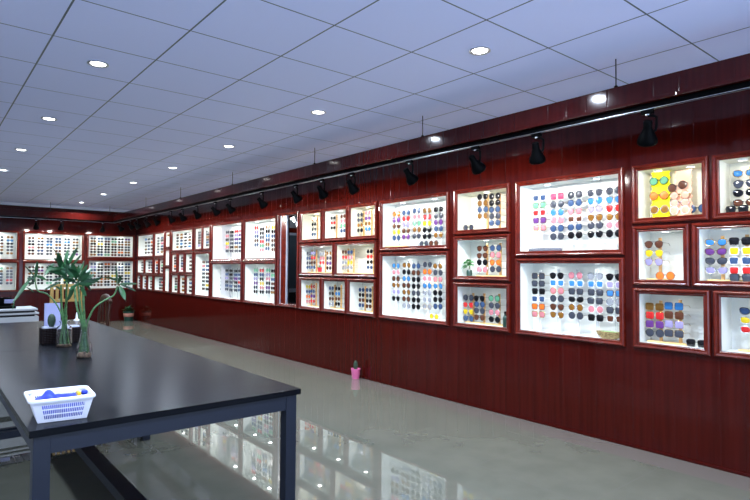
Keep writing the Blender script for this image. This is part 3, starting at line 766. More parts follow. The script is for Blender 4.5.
# next room, seen through it
RX0, RX1, RY0, RY1 = WX+.003, 6.6, 6.65, 9.3
bm = nbm()
sheet_mesh(bm, [(RX0, RX1, 2.06, CZ)], lambda u, v: (u, RY1, v)); sheet_mesh(bm, [(RX0, RX1, 0, 2.06)], lambda u, v: (u, RY1, v))
sheet_mesh(bm, [(RY0, RY1, 0, CZ)], lambda u, v: (RX1, u, v))
sheet_mesh(bm, [(RX0, RX1, RY0, RY1)], lambda u, v: (u, v, 2.55)); sheet_mesh(bm, [(RX0, RX1, RY0, RY1)], lambda u, v: (u, v, .001)); sheet_mesh(bm, [(RX0, RX1, 0, 2.55)], lambda u, v: (u, RY0, v))
struct('wall_side', bm, M_PLASTER)
t = thing('glass_cabinet', 'dark glass cabinet with white top rail beyond the window', 'cabinet', (5.55, 9.1, .002))
bm = nbm(); add_box(bm, (-.6, -.12, 0), (.6, .12, .85)); obj('base', bm, M_DARK, t)
bm = nbm(); add_box(bm, (-.6, -.10, .92), (.6, .12, 1.92)); obj('glass_door', bm, M_TEAL, t)
bm = nbm(); add_box(bm, (-.6, -.13, 1.92), (.6, .12, 1.965)); obj('rail', bm, M_ALU, t)
bm = nbm(); add_box(bm, (-.6, -.11, 1.966), (.6, .12, 2.06)); obj('cornice', bm, M_FRAME, t)
bm = nbm(); add_box(bm, (-.6, -.14, .851), (.6, .12, .919)); obj('shelf', bm, M_ALU, t)
t = thing('tube_lamp', 'short white fluorescent tube glowing beyond the window', 'lamp', tuple(at_y(293.5, 218.5, 8.6)))
bm = nbm(); add_tube(bm, [(-.07, -.1, .02), (.11, .16, -.03)], .022, 10); obj('tube', bm, M_TUBE, t)
light('tube_light', 'POINT', (0, -.25, -.12), 3.0, (.85, .93, 1), t, shadow_soft_size=.08)

# ------------------------------------------------------------------ hanging beams, rods, track, spotlights, downlights
BX0, BX1, BZ0, BZ1 = 3.42, 3.53, 1.0245+CAM_Z, 1.165+CAM_Z
BYF = BY - .72
def beam(name, label, lo, hi, axis):
    t = thing(name, label, 'beam', ((lo[0]+hi[0])/2, (lo[1]+hi[1])/2, lo[2]), 0, 'hanging wooden beams')
    lc = Vector(t.location)
    bm = nbm(); add_box(bm, Vector(lo)-lc, Vector(hi)-lc, .003); obj('fascia', bm, M_WALL, t)
    bm = nbm()
    if axis == 'y': add_box(bm, Vector((lo[0]-.012, lo[1], lo[2]-.002))-lc, Vector((lo[0]-.001, hi[1]-.013, lo[2]+.020))-lc, .004)
    else: add_box(bm, Vector((lo[0], lo[1]-.012, lo[2]-.002))-lc, Vector((hi[0]-.013, lo[1]-.001, lo[2]+.020))-lc, .004)
    obj('bead', bm, M_WALL, t)
    return t
beam('hanging_beam', 'long glossy dark red beam hanging parallel to the long wall', (BX0, Y0+.02, BZ0), (BX1, BYF+.11, BZ1), 'y')
beam('hanging_beam', 'dark red beam hanging in front of the back wall', (X0+.02, BYF, BZ0), (BX0-.001, BYF+.11, BZ1), 'x')
rods = [(3.475, y) for y in (-.05, 1.749, 3.54, 5.3, 7.45, 9.5, 11.4)] + [(x, BYF+.055) for x in (.1, 2.17, 3.36)]
for i, (x, y) in enumerate(rods):
    lw = f'thin grey rod holding the beam of the long wall, {ORD[i+1]} counted from the near end' if i < 7 else f'thin grey rod holding the back wall beam, {ORD[i-6]} counted towards the far corner'
    t = thing('hanger_rod', lw, 'rod', (x, y, BZ1), 0, 'hanger rods')
    bm = nbm(); add_tube(bm, [(0, 0, .001), (0, 0, CZ-BZ1-.001)], .0042, 8); obj('rod', bm, M_LEG, t)
    bm = nbm(); add_lathe(bm, [(0, .002), (.013, .002), (.013, .022), (.006, .028), (.0045, .03)], 12); obj('nut', bm, M_BLACK, t)
def track(label, lo, hi, axis):
    t = thing('lighting_track', label, 'track', ((lo[0]+hi[0])/2, (lo[1]+hi[1])/2, hi[2]), 0, 'lighting tracks')
    lc = Vector(t.location); bm = nbm(); add_box(bm, Vector(lo)-lc, Vector(hi)-lc, .002); obj('rail', bm, M_BLACK, t)
    bm = nbm(); 
    for s in (0, 1):
        if axis == 'y':
            x = lo[0]+.001 if s == 0 else hi[0]-.009
            add_box(bm, Vector((x, lo[1]+.002, lo[2]-.0025))-lc, Vector((x+.004, hi[1]-.002, lo[2]-.0002))-lc)
        else:
            y = lo[1]+.001 if s == 0 else hi[1]-.009
            add_box(bm, Vector((lo[0]+.002, y, lo[2]-.0025))-lc, Vector((hi[0]-.002, y+.008, lo[2]-.0002))-lc)
    obj('edge_strip', bm, M_SILVER, t)
TZ0 = BZ0 - .036
track('long black lighting track under the beam of the long wall', (3.445, Y0+.03, TZ0), (3.482, BYF+.02, BZ0-.0025), 'y')
track('black lighting track under the back wall beam', (X0+.03, BYF+.025, TZ0), (3.482, BYF+.062, BZ0-.0025), 'x')
SPOT_W = 27
def spotlight(x, y, label, aim, group, pan):
    """aim: direction vector of the beam"""
    t = thing('track_spotlight', label, 'spotlight', (x, y, TZ0-.003), 0, group)
    bm = nbm(); add_box(bm, (-.016, -.036, -.026), (.016, .036, 0), .003); obj('adapter', bm, M_BLACK, t)
    bm = nbm(); add_lathe(bm, [(.013, -.0265), (.013, -.034), (0, -.034)], 12); obj('swivel', bm, M_SILVER, t)
    d = Vector(aim).normalized(); side = d.cross(Vector((0, 0, 1))).normalized()
    ctr = Vector((0, 0, -.140)); off = side*.050*pan
    bm = nbm(); add_tube(bm, [(0, 0, -.0345), off*.7 + Vector((0, 0, -.038)), off + Vector((0, 0, -.050)), off + Vector((0, 0, -.10)), off*.9 + ctr*.92, off*.45 + ctr], .0085, 8)
    obj('bracket', bm, M_BLACK, t, 60)
    q = d.to_track_quat('Z', 'Y').to_matrix().to_4x4(); Mx = Matrix.Translation(ctr) @ q
    bm = nbm(); add_lathe(bm, [(0, -.075), (.022, -.075), (.026, -.068), (.026, -.030), (.029, -.022), (.036, -.004), (.050, .024), (.058, .046), (.060, .062), (.056, .072), (.050, .076), (.047, .072), (.044, .056), (.030, .03), (0, .03)], 22, Mx)
    obj('head', bm, M_BLACK, t, 45)
    bm = nbm(); add_lathe(bm, [(.0, .040), (.030, .040), (.033, .045), (0, .0455)], 16, Mx); obj('lens', bm, M_LED, t)
    light('lamp', 'SPOT', Mx @ Vector((0, 0, .060)), SPOT_W, (1, .97, .93), t, ctr + d*2, spot_size=math.radians(150), spot_blend=.35, shadow_soft_size=.03)
SY = [.55, 1.545, 2.343, 2.917, 3.699, 4.582, 5.138, 5.692, 6.543, 7.494, 8.022, 8.748, 9.383, 9.942, 10.724, 11.289, 11.938, 12.371, 13.14]
rs = random.Random(5)
for i, y in enumerate(SY):
    dy = {1: .30, 2: .22, 3: -.05, 4: -.10}.get(i, rs.uniform(-.25, .15)); dx = .55 if i in (1, 2) else rs.uniform(.8, 1.0)
    spotlight(3.4635, y, f'black bell-shaped track spotlight, {ORD[i+1]} along the long wall counting from the near end', (dx, dy, -1), 'track spotlights of the long wall', 1)
for i, x in enumerate((.72, 1.909, 2.376, 3.214)):
    spotlight(x, BYF+.0435, f'black track spotlight of the back wall, {ORD[i+1]} counting towards the far corner', (rs.uniform(-.1, .1), .6, -1), 'track spotlights of the back wall', 1)
DOWN_W = 33
def downlight(x, y, label, group):
    t = thing('ceiling_downlight', label, 'ceiling light', (x, y, CZ), 0, group)
    bm = nbm(); add_lathe(bm, [(.048, -.001), (.066, -.001), (.068, -.006), (.060, -.010), (.050, -.006)], 24); obj('ring', bm, M_SILVER, t, 50)
    bm = nbm(); add_lathe(bm, [(0, -.0035), (.0475, -.0035), (.0475, -.001), (0, -.001)], 24); obj('diffuser', bm, M_LED, t)
    light('lamp', 'AREA', (0, 0, -.013), DOWN_W, (.74, .84, 1), t, shape='DISK', size=.09, spread=math.radians(156))
DY = [.40, 2.23, 4.05, 5.875, 7.68, 9.50, 11.40, 13.25]  # near-end lamps out of view are added to light the room
for i, y in enumerate(DY): downlight(2.69, y, f'round ceiling downlight, {ORD[i+1]} in the row beside the hanging beam', 'downlights beside the long beam')
for i, y in enumerate(DY[:-2]): downlight(.905, y, f'round ceiling downlight, {ORD[i+1]} in the row above the tables', 'downlights above the tables')

for i, y in enumerate(DY[:3]): downlight(-.88, y, f'round ceiling downlight, {ORD[i+1]} in the unseen row added for light beyond the tables', 'added downlights beyond the tables')  # lamps out of view, added to brighten the floor under the tables

# ------------------------------------------------------------------ tables
def work_table(label, y0, y1, first):
    x0, x1, H = .312, 1.418, .75
    t = thing('work_table', label, 'table', ((x0+x1)/2, y0, 0), 0, 'long black work tables')
    lc = Vector(t.location)
    bm = nbm(); add_box(bm, Vector((x0, y0, H-.026))-lc, Vector((x1, y1, H))-lc, .0015); obj('tabletop', bm, M_TOP, t)
    w = .055; i_ = .015
    xa, xb, ya, yb = x0+i_, x1-i_, y0+i_, y1-i_
    for x in (xa, xb-w):
        for y in (ya, yb-w):
            bm = nbm(); add_box(bm, Vector((x, y, 0))-lc, Vector((x+w, y+w, H-.0265))-lc, .002); obj('leg', bm, M_LEG, t)
    for lo, hi in (((xa+w, ya+.004, H-.095), (xb-w, ya+.044, H-.0265)), ((xa+w, yb-.044, H-.095), (xb-w, yb-.004, H-.0265)),
                   ((xa+.004, ya+w, H-.095), (xa+.044, yb-w, H-.0265)), ((xb-.044, ya+w, H-.095), (xb-.004, yb-w, H-.0265))):
        bm = nbm(); add_box(bm, Vector(lo)-lc, Vector(hi)-lc, .001); obj('apron', bm, M_LEG, t)
    z = .225
    for lo, hi in (((xa+w, ya+.006, z-.045), (xb-w, ya+.046, z)), ((xa+w, yb-.046, z-.045), (xb-w, yb-.006, z)), ((.782, ya+.047, z-.05), (.862, yb-.047, z-.001))):
        bm = nbm(); add_box(bm, Vector(lo)-lc, Vector(hi)-lc, .001); obj('stretcher', bm, M_LEG, t)
    return t
work_table('near black work table with blue-grey steel legs, white basket on it', 2.262, 4.452, True)
work_table('far black work table behind the bamboo vases', 4.456, 6.646, False)

# ------------------------------------------------------------------ white basket with blue cloth
TZ = .7502
fl, fr, br_, bl_ = (.316, 2.334), (.533, 2.306), (.546, 2.562), (.325, 2.552)
rim = [Vector((*p, .838)) for p in ((.316, 2.330), (.536, 2.302), (.550, 2.520), (.326, 2.545))]
bas = [Vector((*p, TZ+.001)) for p in ((.350, 2.352), (.508, 2.330), (.520, 2.490), (.358, 2.508))]
bc = Vector(((.316+.55)/2, 2.42, TZ))
t = thing('plastic_basket', 'small white slotted plastic basket on the near table corner', 'basket', bc)
rin = [bc.lerp(Vector((r.x, r.y, bc.z)), .91) for r in rim]; rin = [Vector((q.x, q.y, .832)) for q in rin]
bm = nbm()
for i in range(4):
    A, B_, D_, E_ = bas[i]-bc, bas[(i+1) % 4]-bc, rin[(i+1) % 4]-bc, rin[i]-bc
    ncols = 22 if i % 2 == 0 else 16; hs = []
    for r in range(3):
        v0 = .14 + r*.235
        for c in range(ncols):
            u = .14 + .74*(c+.25)/ncols; hs.append((u, u + .74*.64/ncols, v0, v0+.19))
    sheet_mesh(bm, holed_sheet(hs, 0, 1, 0, 1), lambda u, v: (A.lerp(B_, u)).lerp(E_.lerp(D_, u), v))
bm.faces.new([bm.verts.new(q-bc) for q in bas])
bmesh.ops.remove_doubles(bm, verts=bm.verts, dist=.0004)
o = obj('tub', bm, M_PLASTIC, t); md = o.modifiers.new('thickness', 'SOLIDIFY'); md.thickness = .002; md.offset = -1
def round_loop(pts, rad, n=5):
    out = []
    for i, p in enumerate(pts):
        a, b_ = pts[i-1], pts[(i+1) % len(pts)]
        p0 = p + (a-p).normalized()*rad; p1 = p + (b_-p).normalized()*rad
        for k in range(n+1):
            s = k/n; out.append(p0*(1-s)**2 + p*2*s*(1-s) + p1*s*s)
    return out
bm = nbm(); outer = round_loop([q-bc for q in rim], .030); n = len(outer)
def shrink(f, z): return [Vector((q.x*f, q.y*f, z)) for q in outer]
lo_ = [[bm.verts.new(q) for q in L_] for L_ in (shrink(.88, rim[0].z-bc.z-.006), shrink(.92, rim[0].z-bc.z+.002), shrink(.985, rim[0].z-bc.z), shrink(1.0, rim[0].z-bc.z-.006), shrink(.985, rim[0].z-bc.z-.010), shrink(.985, rim[0].z-bc.z-.007), shrink(.92, rim[0].z-bc.z-.003), shrink(.88, rim[0].z-bc.z-.010))]
for a, b_ in zip(lo_, lo_[1:] + lo_[:1]):
    for k in range(n): bm.faces.new((a[k], a[(k+1) % n], b_[(k+1) % n], b_[k]))
obj('rim', bm, M_PLASTIC, t, 50)
# crumpled blue cloth filling most of the basket
bm = nbm(); G = 26; rc = random.Random(11); vs = []
fold = [(rc.uniform(-3, 3), rc.uniform(-3, 3), rc.uniform(0, 6), rc.uniform(.2, 1)) for _ in range(7)]
for i in range(G):
    for j in range(G):
        u, v = i/(G-1), j/(G-1)
        P = (rin[0].lerp(rin[1], u)).lerp(rin[3].lerp(rin[2], u), v); e = min(u, 1-u, v, 1-v)
        h = .064 + .036*math.exp(-((u-.30)**2/.020 + (v-.5)**2/.12)) + .010*u
        h += sum(.0030*a3*math.sin((a1*u*7 + a2*v*7) + ph) for a1, a2, ph, a3 in fold)
        h *= min(1, .80 + e*2.5)
        vs.append(bm.verts.new(((P.x-bc.x)*.78 - .006, (P.y-bc.y)*.76 - .002, h)))
lowv = []
for i in range(G):
    for j in range(G):
        u, v = i/(G-1), j/(G-1); q = (bas[0].lerp(bas[1], u)).lerp(bas[3].lerp(bas[2], u), v)
        lowv.append(bm.verts.new(((q.x-bc.x-.0)*.90 - .0, (q.y-bc.y)*.88, .006)))
for i in range(G-1):
    for j in range(G-1):
        bm.faces.new((vs[i*G+j], vs[(i+1)*G+j], vs[(i+1)*G+j+1], vs[i*G+j+1])); bm.faces.new((lowv[i*G+j], lowv[i*G+j+1], lowv[(i+1)*G+j+1], lowv[(i+1)*G+j]))
edge = [i*G for i in range(G)] + [(G-1)*G+j for j in range(1, G)] + [i*G+G-1 for i in range(G-2, -1, -1)] + list(range(G-2, 0, -1))
for a_, b_ in zip(edge, edge[1:] + edge[:1]): bm.faces.new((vs[a_], vs[b_], lowv[b_], lowv[a_]))
o = obj('cloth', bm, M_CLOTH, None, 70); o.location = bc; tag(o, 'crumpled royal blue cloth lying in the white basket', 'cloth')
q = at_z(78.5, 394.5, .832)
t = thing('yellow_clip', 'small yellow and blue clip lying on the blue cloth', 'clip', (q.x, q.y, .830))
bm = nbm(); add_box(bm, (-.006, -.018, 0), (.006, .016, .016), .003); obj('body', bm, M_YEL, t)
bm = nbm(); add_lathe(bm, [(0, 0), (.010, .002), (.013, .009), (.009, .016), (0, .017)], 12, Matrix.Translation((.0195, -.004, 0))); obj('knob', bm, M_CLOTH, t, 60)

# ------------------------------------------------------------------ lucky bamboo in two glass vases
def stalk(bm, pts, r):
    """a jointed stem along a smooth path"""
    P = [Vector(p) for p in pts]; out = []; rr = []
    n = 16
    for k in range(n+1):
        s = k/n*(len(P)-1); i = min(int(s), len(P)-2); f = s-i
        p0, p1, p2, p3 = P[max(i-1, 0)], P[i], P[i+1], P[min(i+2, len(P)-1)]
        c = .5*((2*p1) + (p2-p0)*f + (2*p0-5*p1+4*p2-p3)*f*f + (3*p1-p0-3*p2+p3)*f**3)
        out.append(c); rr.append(r*(1.22 if k % 3 == 0 else 1.0)*(1-.25*k/n))
    add_tube(bm, out, rr, 7)
def pxp(px, py, Y): return at_y(px, py, Y)
rb = random.Random(21)
def vase_thing(label, loc, prof, inner, stems, leaves, pebble_h):
    t = thing('vase_of_bamboo', label, 'plant', loc); lc = Vector(loc)
    bm = nbm(); add_lathe(bm, prof, 28); obj('vase', bm, M_GLASS, t, 60)
    bm = nbm(); add_lathe(bm, [(0, .006), (inner, .006), (inner*1.02, pebble_h*.7), (inner*.8, pebble_h), (0, pebble_h*1.1)], 16); obj('pebbles', bm, M_PEBBLE, t, 60)
    for st in stems:
        bm = nbm(); stalk(bm, [Vector(p)-lc for p in st[0]], st[1]); obj('stem', bm, M_STALK, t, 60)
    bm = nbm()
    for base, tip, width, droop in leaves:
        width *= .86
        b0 = Vector(base)-lc; d = Vector(tip)-Vector(base) + Vector((0, 0, droop*(Vector(tip)-Vector(base)).length))
        leaf(bm, b0, d, d.length if droop == 0 else (Vector(tip)-Vector(base)).length*1.02, width, droop, side=d.normalized().cross(FW) + Vector((rb.uniform(-.25, .25), rb.uniform(-.25, .25), rb.uniform(-.25, .25))), nseg=8)
    obj('foliage', bm, M_LEAF, t, 60)
    return t
def lf(x0, y0, x1, y1, Y, w=.030, droop=.10, dy=None):
    dy = rb.uniform(-.10, .10) if dy is None else dy
    return (pxp(x0, y0, Y), pxp(x1, y1, Y+dy), w, droop)
# straight-sided vase behind
Y1 = 4.40; v1 = at_z(64, 346.5, .7502)
prof1 = [(0, .001), (.046, .001), (.050, .006), (.050, .125), (.046, .142), (.028, .152), (.026, .165), (.034, .182), (.031, .183), (.0235, .166), (.0255, .150), (.043, .138), (.0465, .122), (.0465, .010), (0, .009)]
st1 = [([v1 + Vector((-.02, .0, .012)), pxp(63, 320, v1.y), pxp(61.5, 305, v1.y), pxp(61, 285, v1.y-.03)], .0075),
       ([v1 + Vector((.015, .01, .012)), pxp(66, 322, v1.y), pxp(66, 300, v1.y), pxp(67, 283, v1.y-.05)], .0075),
       ([v1 + Vector((.0, -.02, .012)), pxp(64.5, 322, v1.y), pxp(65, 308, v1.y), pxp(72, 286, v1.y-.1)], .007),
       ([v1 + Vector((-.01, .02, .012)), pxp(62.8, 321, v1.y), pxp(57, 305, v1.y), pxp(47, 294, v1.y), pxp(38, 291, v1.y), pxp(35.5, 283, v1.y), pxp(34.5, 276, v1.y)], .0055)]
lv1 = [lf(35, 278, 37.5, 261, v1.y, .030, 0), lf(35, 277, 24, 265, v1.y, .014, 0), lf(36, 276, 46, 280, v1.y, .026, .25), lf(35, 279, 27, 278.5, v1.y, .022, .1),
       lf(31, 277.5, 14, 301, v1.y, .034, .10), lf(35.5, 280, 29, 286, v1.y, .018, .2), lf(34, 292, 26, 287, v1.y, .012, .05), lf(14.5, 301, 12.5, 309, v1.y, .010, .1),
       lf(60, 282, 44, 290, v1.y, .020, .06), lf(62, 272, 46, 268, v1.y, .030, .18), lf(54, 263, 45, 275, v1.y, .030, .1), lf(61, 276, 50, 270, v1.y, .022, .05), lf(62, 278, 52, 281, v1.y, .024, .12),
       lf(60, 268, 58, 252, v1.y, .048, 0), lf(64, 266, 68, 249, v1.y, .030, 0), lf(66, 268, 78, 246, v1.y, .030, .04), lf(70, 268, 82, 254, v1.y, .022, .05),
       lf(62, 262, 52, 247, v1.y, .016, 0), lf(61, 290, 55, 286, v1.y, .018, .1), lf(66, 280, 60, 268, v1.y, .046, .0), lf(62, 275, 68, 262, v1.y, .040, .05), lf(58, 300, 62, 297, v1.y, .016, .1)]
for k in range(16):
    a_ = rb.uniform(-.4, 3.5); l_ = rb.uniform(12, 21)
    lv1.append(lf(64 + rb.uniform(-4, 4), 270 + rb.uniform(-6, 8), 65 + l_*math.cos(a_), 272 - l_*math.sin(a_)*.95, v1.y, rb.uniform(.026, .040), rb.uniform(0, .12)))
for dx_, dy_ in ((-.025, .015), (.028, -.008), (.01, .03), (-.005, -.03)): st1.append(([v1 + Vector((dx_, dy_, .012)), v1 + Vector((dx_*.7, dy_*.7, .09)), v1 + Vector((dx_*.3, dy_*.3, .17)), v1 + Vector((dx_*.5, dy_*.5, .22))], .006))
vase_thing('straight glass vase of lucky bamboo beside the wicker box', v1, prof1, .044, st1, lv1, .022)
v2 = at_z(84, 357.5, .7502)
prof2 = [(0, .001), (.036, .001), (.044, .008), (.0475, .035), (.042, .075), (.028, .12), (.023, .155), (.024, .185), (.031, .208), (.028, .209), (.021, .186), (.020, .155), (.025, .118), (.039, .074), (.0445, .035), (.041, .010), (0, .008)]
st2 = [([v2 + Vector((-.015, .005, .015)), pxp(83, 330, v2.y), pxp(77, 308, v2.y), pxp(74.5, 288, v2.y+.05)], .0075),
       ([v2 + Vector((.0, .012, .015)), pxp(84, 330, v2.y), pxp(80.5, 308, v2.y), pxp(78, 285, v2.y)], .0075),
       ([v2 + Vector((.012, -.012, .015)), pxp(85, 330, v2.y), pxp(83.5, 306, v2.y), pxp(83, 284, v2.y)], .008),
       ([v2 + Vector((.01, .014, .015)), pxp(86, 330, v2.y), pxp(88.5, 319, v2.y), pxp(95, 307, v2.y), pxp(106, 299.5, v2.y), pxp(114, 295, v2.y), pxp(117.5, 286, v2.y)], .0058)]
lv2 = [lf(117, 285, 116, 265, v2.y, .016, 0), lf(118, 284, 121, 275, v2.y, .024, 0), lf(117, 281, 101, 277, v2.y, .026, .22), lf(103, 277.5, 90, 283, v2.y, .020, .15),
       lf(119, 284, 138, 284, v2.y, .022, .10), lf(120, 284.5, 135, 291, v2.y, .016, .15), lf(119, 286, 125, 299, v2.y, .040, .08), lf(124.5, 297, 126, 302, v2.y, .012, 0), lf(118, 287, 121, 295, v2.y, .026, .05),
       lf(76, 280, 72, 262, v2.y, .044, 0), lf(80, 278, 88, 264, v2.y, .030, .02), lf(82, 280, 95, 274, v2.y, .036, .14), lf(82, 280, 90, 290, v2.y, .030, .1), lf(79, 282, 70, 290, v2.y, .030, .1),
       lf(78, 275, 84, 260, v2.y, .032, 0), lf(76, 276, 66, 280, v2.y, .034, .1), lf(84, 279, 100, 282, v2.y, .018, .05), lf(74, 286, 68, 300, v2.y, .030, .05), lf(80, 286, 86, 296, v2.y, .026, .05), lf(83, 276, 92, 268, v2.y, .030, .08),
       lf(77, 283, 60, 277, v2.y, .028, .06), lf(72, 278, 66, 264, v2.y, .040, 0)]
for k in range(12):
    a_ = rb.uniform(-.5, 3.6); l_ = rb.uniform(11, 18)
    lv2.append(lf(79 + rb.uniform(-3, 4), 279 + rb.uniform(-4, 6), 79 + l_*math.cos(a_), 279 - l_*math.sin(a_)*.9, v2.y, rb.uniform(.024, .036), rb.uniform(0, .12)))
for dx_, dy_ in ((-.028, .01), (.028, .004), (.0, .03), (.012, -.028)): st2.append(([v2 + Vector((dx_, dy_, .014)), v2 + Vector((dx_*.8, dy_*.8, .06)), v2 + Vector((dx_*.35, dy_*.35, .15)), v2 + Vector((dx_*.4, dy_*.4, .20))], .006))
vase_thing('pear-shaped glass vase of lucky bamboo with one bent stem', v2, prof2, .038, st2, lv2, .035)

# ------------------------------------------------------------------ wicker box with a cactus, lilac board
w0, w1 = at_z(45.5, 346, .7502), at_z(79, 341, .7502)
t = thing('wicker_box', 'dark wicker box of grey-blue gravel standing on the far table', 'box', ((w0.x+w1.x)/2, 4.72, .7505))
hw = .135
bm = nbm()
for k in range(9):
    z = .004 + k*.0125
    for lo, hi in (((-hw, -.07, z), (hw, -.058, z+.011)), ((-hw, .058, z), (hw, .07, z+.011)), ((-hw, -.057, z), (-hw+.012, .057, z+.011)), ((hw-.012, -.057, z), (hw, .057, z+.011))): add_box(bm, lo, hi, .003)
for s in range(14):
    x = -hw + .010 + s*(2*hw-.02)/13
    add_tube(bm, [(x, -.0715, 0), (x, -.0715, .115)], .0035, 5); add_tube(bm, [(x, .0715, 0), (x, .0715, .115)], .0035, 5)
obj('weave', bm, M_WICKER, t)
bm = nbm(); add_box(bm, (-hw+.0125, -.0575, .02), (hw-.0125, .0575, .122), .008); obj('gravel', bm, M_GREYBLUE, t)
wb = Vector(t.location)
cp = at_y(51.5, 327, 4.70)
t = thing('oval_cactus', 'dark green oval cactus standing in the wicker box', 'cactus', (cp.x, 4.70, wb.z+.1225))
bm = nbm()
prof = [(0, 0), (.014, .002), (.023, .025), (.0255, .050), (.022, .075), (.013, .092), (0, .098)]
rings = []
for r, z in prof:
    rings.append([bm.verts.new((r*(1+.10*(k % 2))*math.cos(2*PI*k/20), .75*r*(1+.10*(k % 2))*math.sin(2*PI*k/20), z)) for k in range(20)])
for a, b_ in zip(rings, rings[1:]):
    for k in range(20): bm.faces.new((a[k], a[(k+1) % 20], b_[(k+1) % 20], b_[k]))
bmesh.ops.remove_doubles(bm, verts=bm.verts, dist=.0005)
obj('body', bm, M_CACTUS, t, 80)
a, b_ = at_y(44.5, 325, 4.85), at_y(62, 325, 4.85); tp = at_y(46, 303.5, 4.90)
t = thing('lilac_board', 'pale lilac board standing upright behind the oval cactus', 'board', ((a.x+b_.x)/2, 4.86, .7505))
hw2 = (b_.x-a.x)/2; Hh = tp.z-.7505
bm = nbm(); v_ = [bm.verts.new(q) for q in ((-hw2*1.02, 0, .004), (hw2*1.0, 0, .004), (hw2*.92, .06, Hh), (-hw2*.86, .06, Hh), (-hw2*1.02, .008, .004), (hw2*1.0, .008, .004), (hw2*.92, .068, Hh), (-hw2*.86, .068, Hh))]
for f in ((0, 1, 2, 3), (7, 6, 5, 4), (0, 4, 5, 1), (1, 5, 6, 2), (2, 6, 7, 3), (3, 7, 4, 0)): bm.faces.new([v_[i] for i in f])
obj('panel', bm, M_LILAC, t)
bm = nbm(); add_box(bm, (-.05, -.0, 0), (.05, .11, .0035)); add_tube(bm, [(0, .10, .0045), (0, .062, Hh*.72)], .004, 6); obj('stand', bm, M_LEG, t)
# small white cone between the vases
q = at_z(74, 319.6, .7502)
bm = nbm(); add_lathe(bm, [(0, 0), (.03, 0), (.03, .006), (.012, .02), (.008, .06), (.004, .085), (0, .088)], 16)
o = obj('glue_bottle', bm, M_PLASTIC, None, 50); o.location = (q.x, min(q.y, 6.5), .7506); tag(o, 'small white cone-shaped bottle at the end of the far table', 'bottle')

# ------------------------------------------------------------------ chairs beyond the tables
t = thing('wooden_chair', 'dark brown wooden chair with an arched back beside the table end', 'chair', (1.55, 7.27, 0), 0)
def seatleg(lo, hi, name='leg', mat=M_CHAIR, bev=.004):
    bm = nbm(); add_box(bm, lo, hi, bev); return obj(name, bm, mat, t)
for y in (-.22, .19): 
    seatleg((-.22, y, 0), (-.185, y+.035, .44))
    bm = nbm(); add_tube(bm, [(.20, y+.018, 0), (.185, y+.018, .45), (.20, y+.018, .75), (.215, y+.018, .90)], [.019, .021, .019, .017], 8); obj('leg', bm, M_CHAIR, t, 60)
seatleg((-.235, -.235, .442), (.16, .235, .475), 'seat', M_CHAIR, .012)
bm = nbm(); arc = []
for k in range(9):
    s = -1+2*k/8; arc.append((.215, s*.215 -.012+.0, .895 + .062*(1-s*s)))
add_tube(bm, arc, [.022, .026, .03, .032, .033, .032, .03, .026, .022], 8); obj('top_rail', bm, M_CHAIR, t, 60)
seatleg((.195, -.18, .60), (.210, .155, .635), 'back_rail')
for y in (-.10, .06): seatleg((.198, y, .637), (.212, y+.03, .915), 'back_slat')
t = thing('pale_chair', 'pale yellow slat-back chair standing beyond the far table', 'chair', (1.435, 7.3, 0), 0)
for x in (-.185, .15):
    seatleg((x, -.42, 0), (x+.035, -.385, .44), 'leg', M_BAMBOO) if False else None
    seatleg((x, .0, 0), (x+.035, .035, 1.10), 'leg', M_BAMBOO)
    seatleg((x, .40, 0), (x+.035, .435, .44), 'leg', M_BAMBOO)
seatleg((-.19, .04, .441), (.19, .44, .47), 'seat', M_BAMBOO, .01)
seatleg((-.149, .002, 1.06), (.149, .028, 1.10), 'top_rail', M_BAMBOO); seatleg((-.149, .002, .88), (.149, .028, .915), 'back_rail', M_BAMBOO)
for k in range(5): seatleg((-.128+k*.056, .006, .916), (-.094+k*.056, .024, 1.059), 'back_slat', M_BAMBOO)
t.location = (1.435, 7.72, 0); t.scale = (1.0, 1, 1)

# ------------------------------------------------------------------ white counter behind the tables
cr_ = at_y(39, 312, 7.5)
t = thing('white_counter', 'white counter with dark gaps between its boards near the back wall', 'counter', (cr_.x-.9, 7.5, 0))
bm = nbm(); add_box(bm, (-.9, 0, 0), (.9, .5, .735), .004); obj('body', bm, M_COUNTER, t)
bm = nbm(); add_box(bm, (-.9, .02, .7355), (.86, .5, .7595)); add_box(bm, (-.9, .02, .7805), (.86, .5, .8045)); obj('gap', bm, M_DARK, t)  # solid near-black strips paint the shade between the boards
bm = nbm(); add_box(bm, (-.9, -.01, .760), (.9, .5, .780), .002); obj('drawer_board', bm, M_COUNTER, t)
bm = nbm(); add_box(bm, (-.9, -.01, .805), (.885, .5, .826), .002); obj('top', bm, M_COUNTER, t)
q = at_y(6, 306, 7.6)
t = thing('desk_phone', 'black device with pale screen standing on the white counter', 'device', (q.x, 7.66, .8265))
bm = nbm(); add_box(bm, (-.12, -.06, 0), (.10, .1, .03), .006); obj('base', bm, M_BLACK, t)
bm = nbm(); add_box(bm, (-.09, .02, .0305), (.06, .05, .13), .006); obj('screen_body', bm, M_BLACK, t)
bm = nbm(); add_box(bm, (-.01, .008, .06), (.085, .0195, .105), .002); obj('screen', bm, M_LILAC, t)

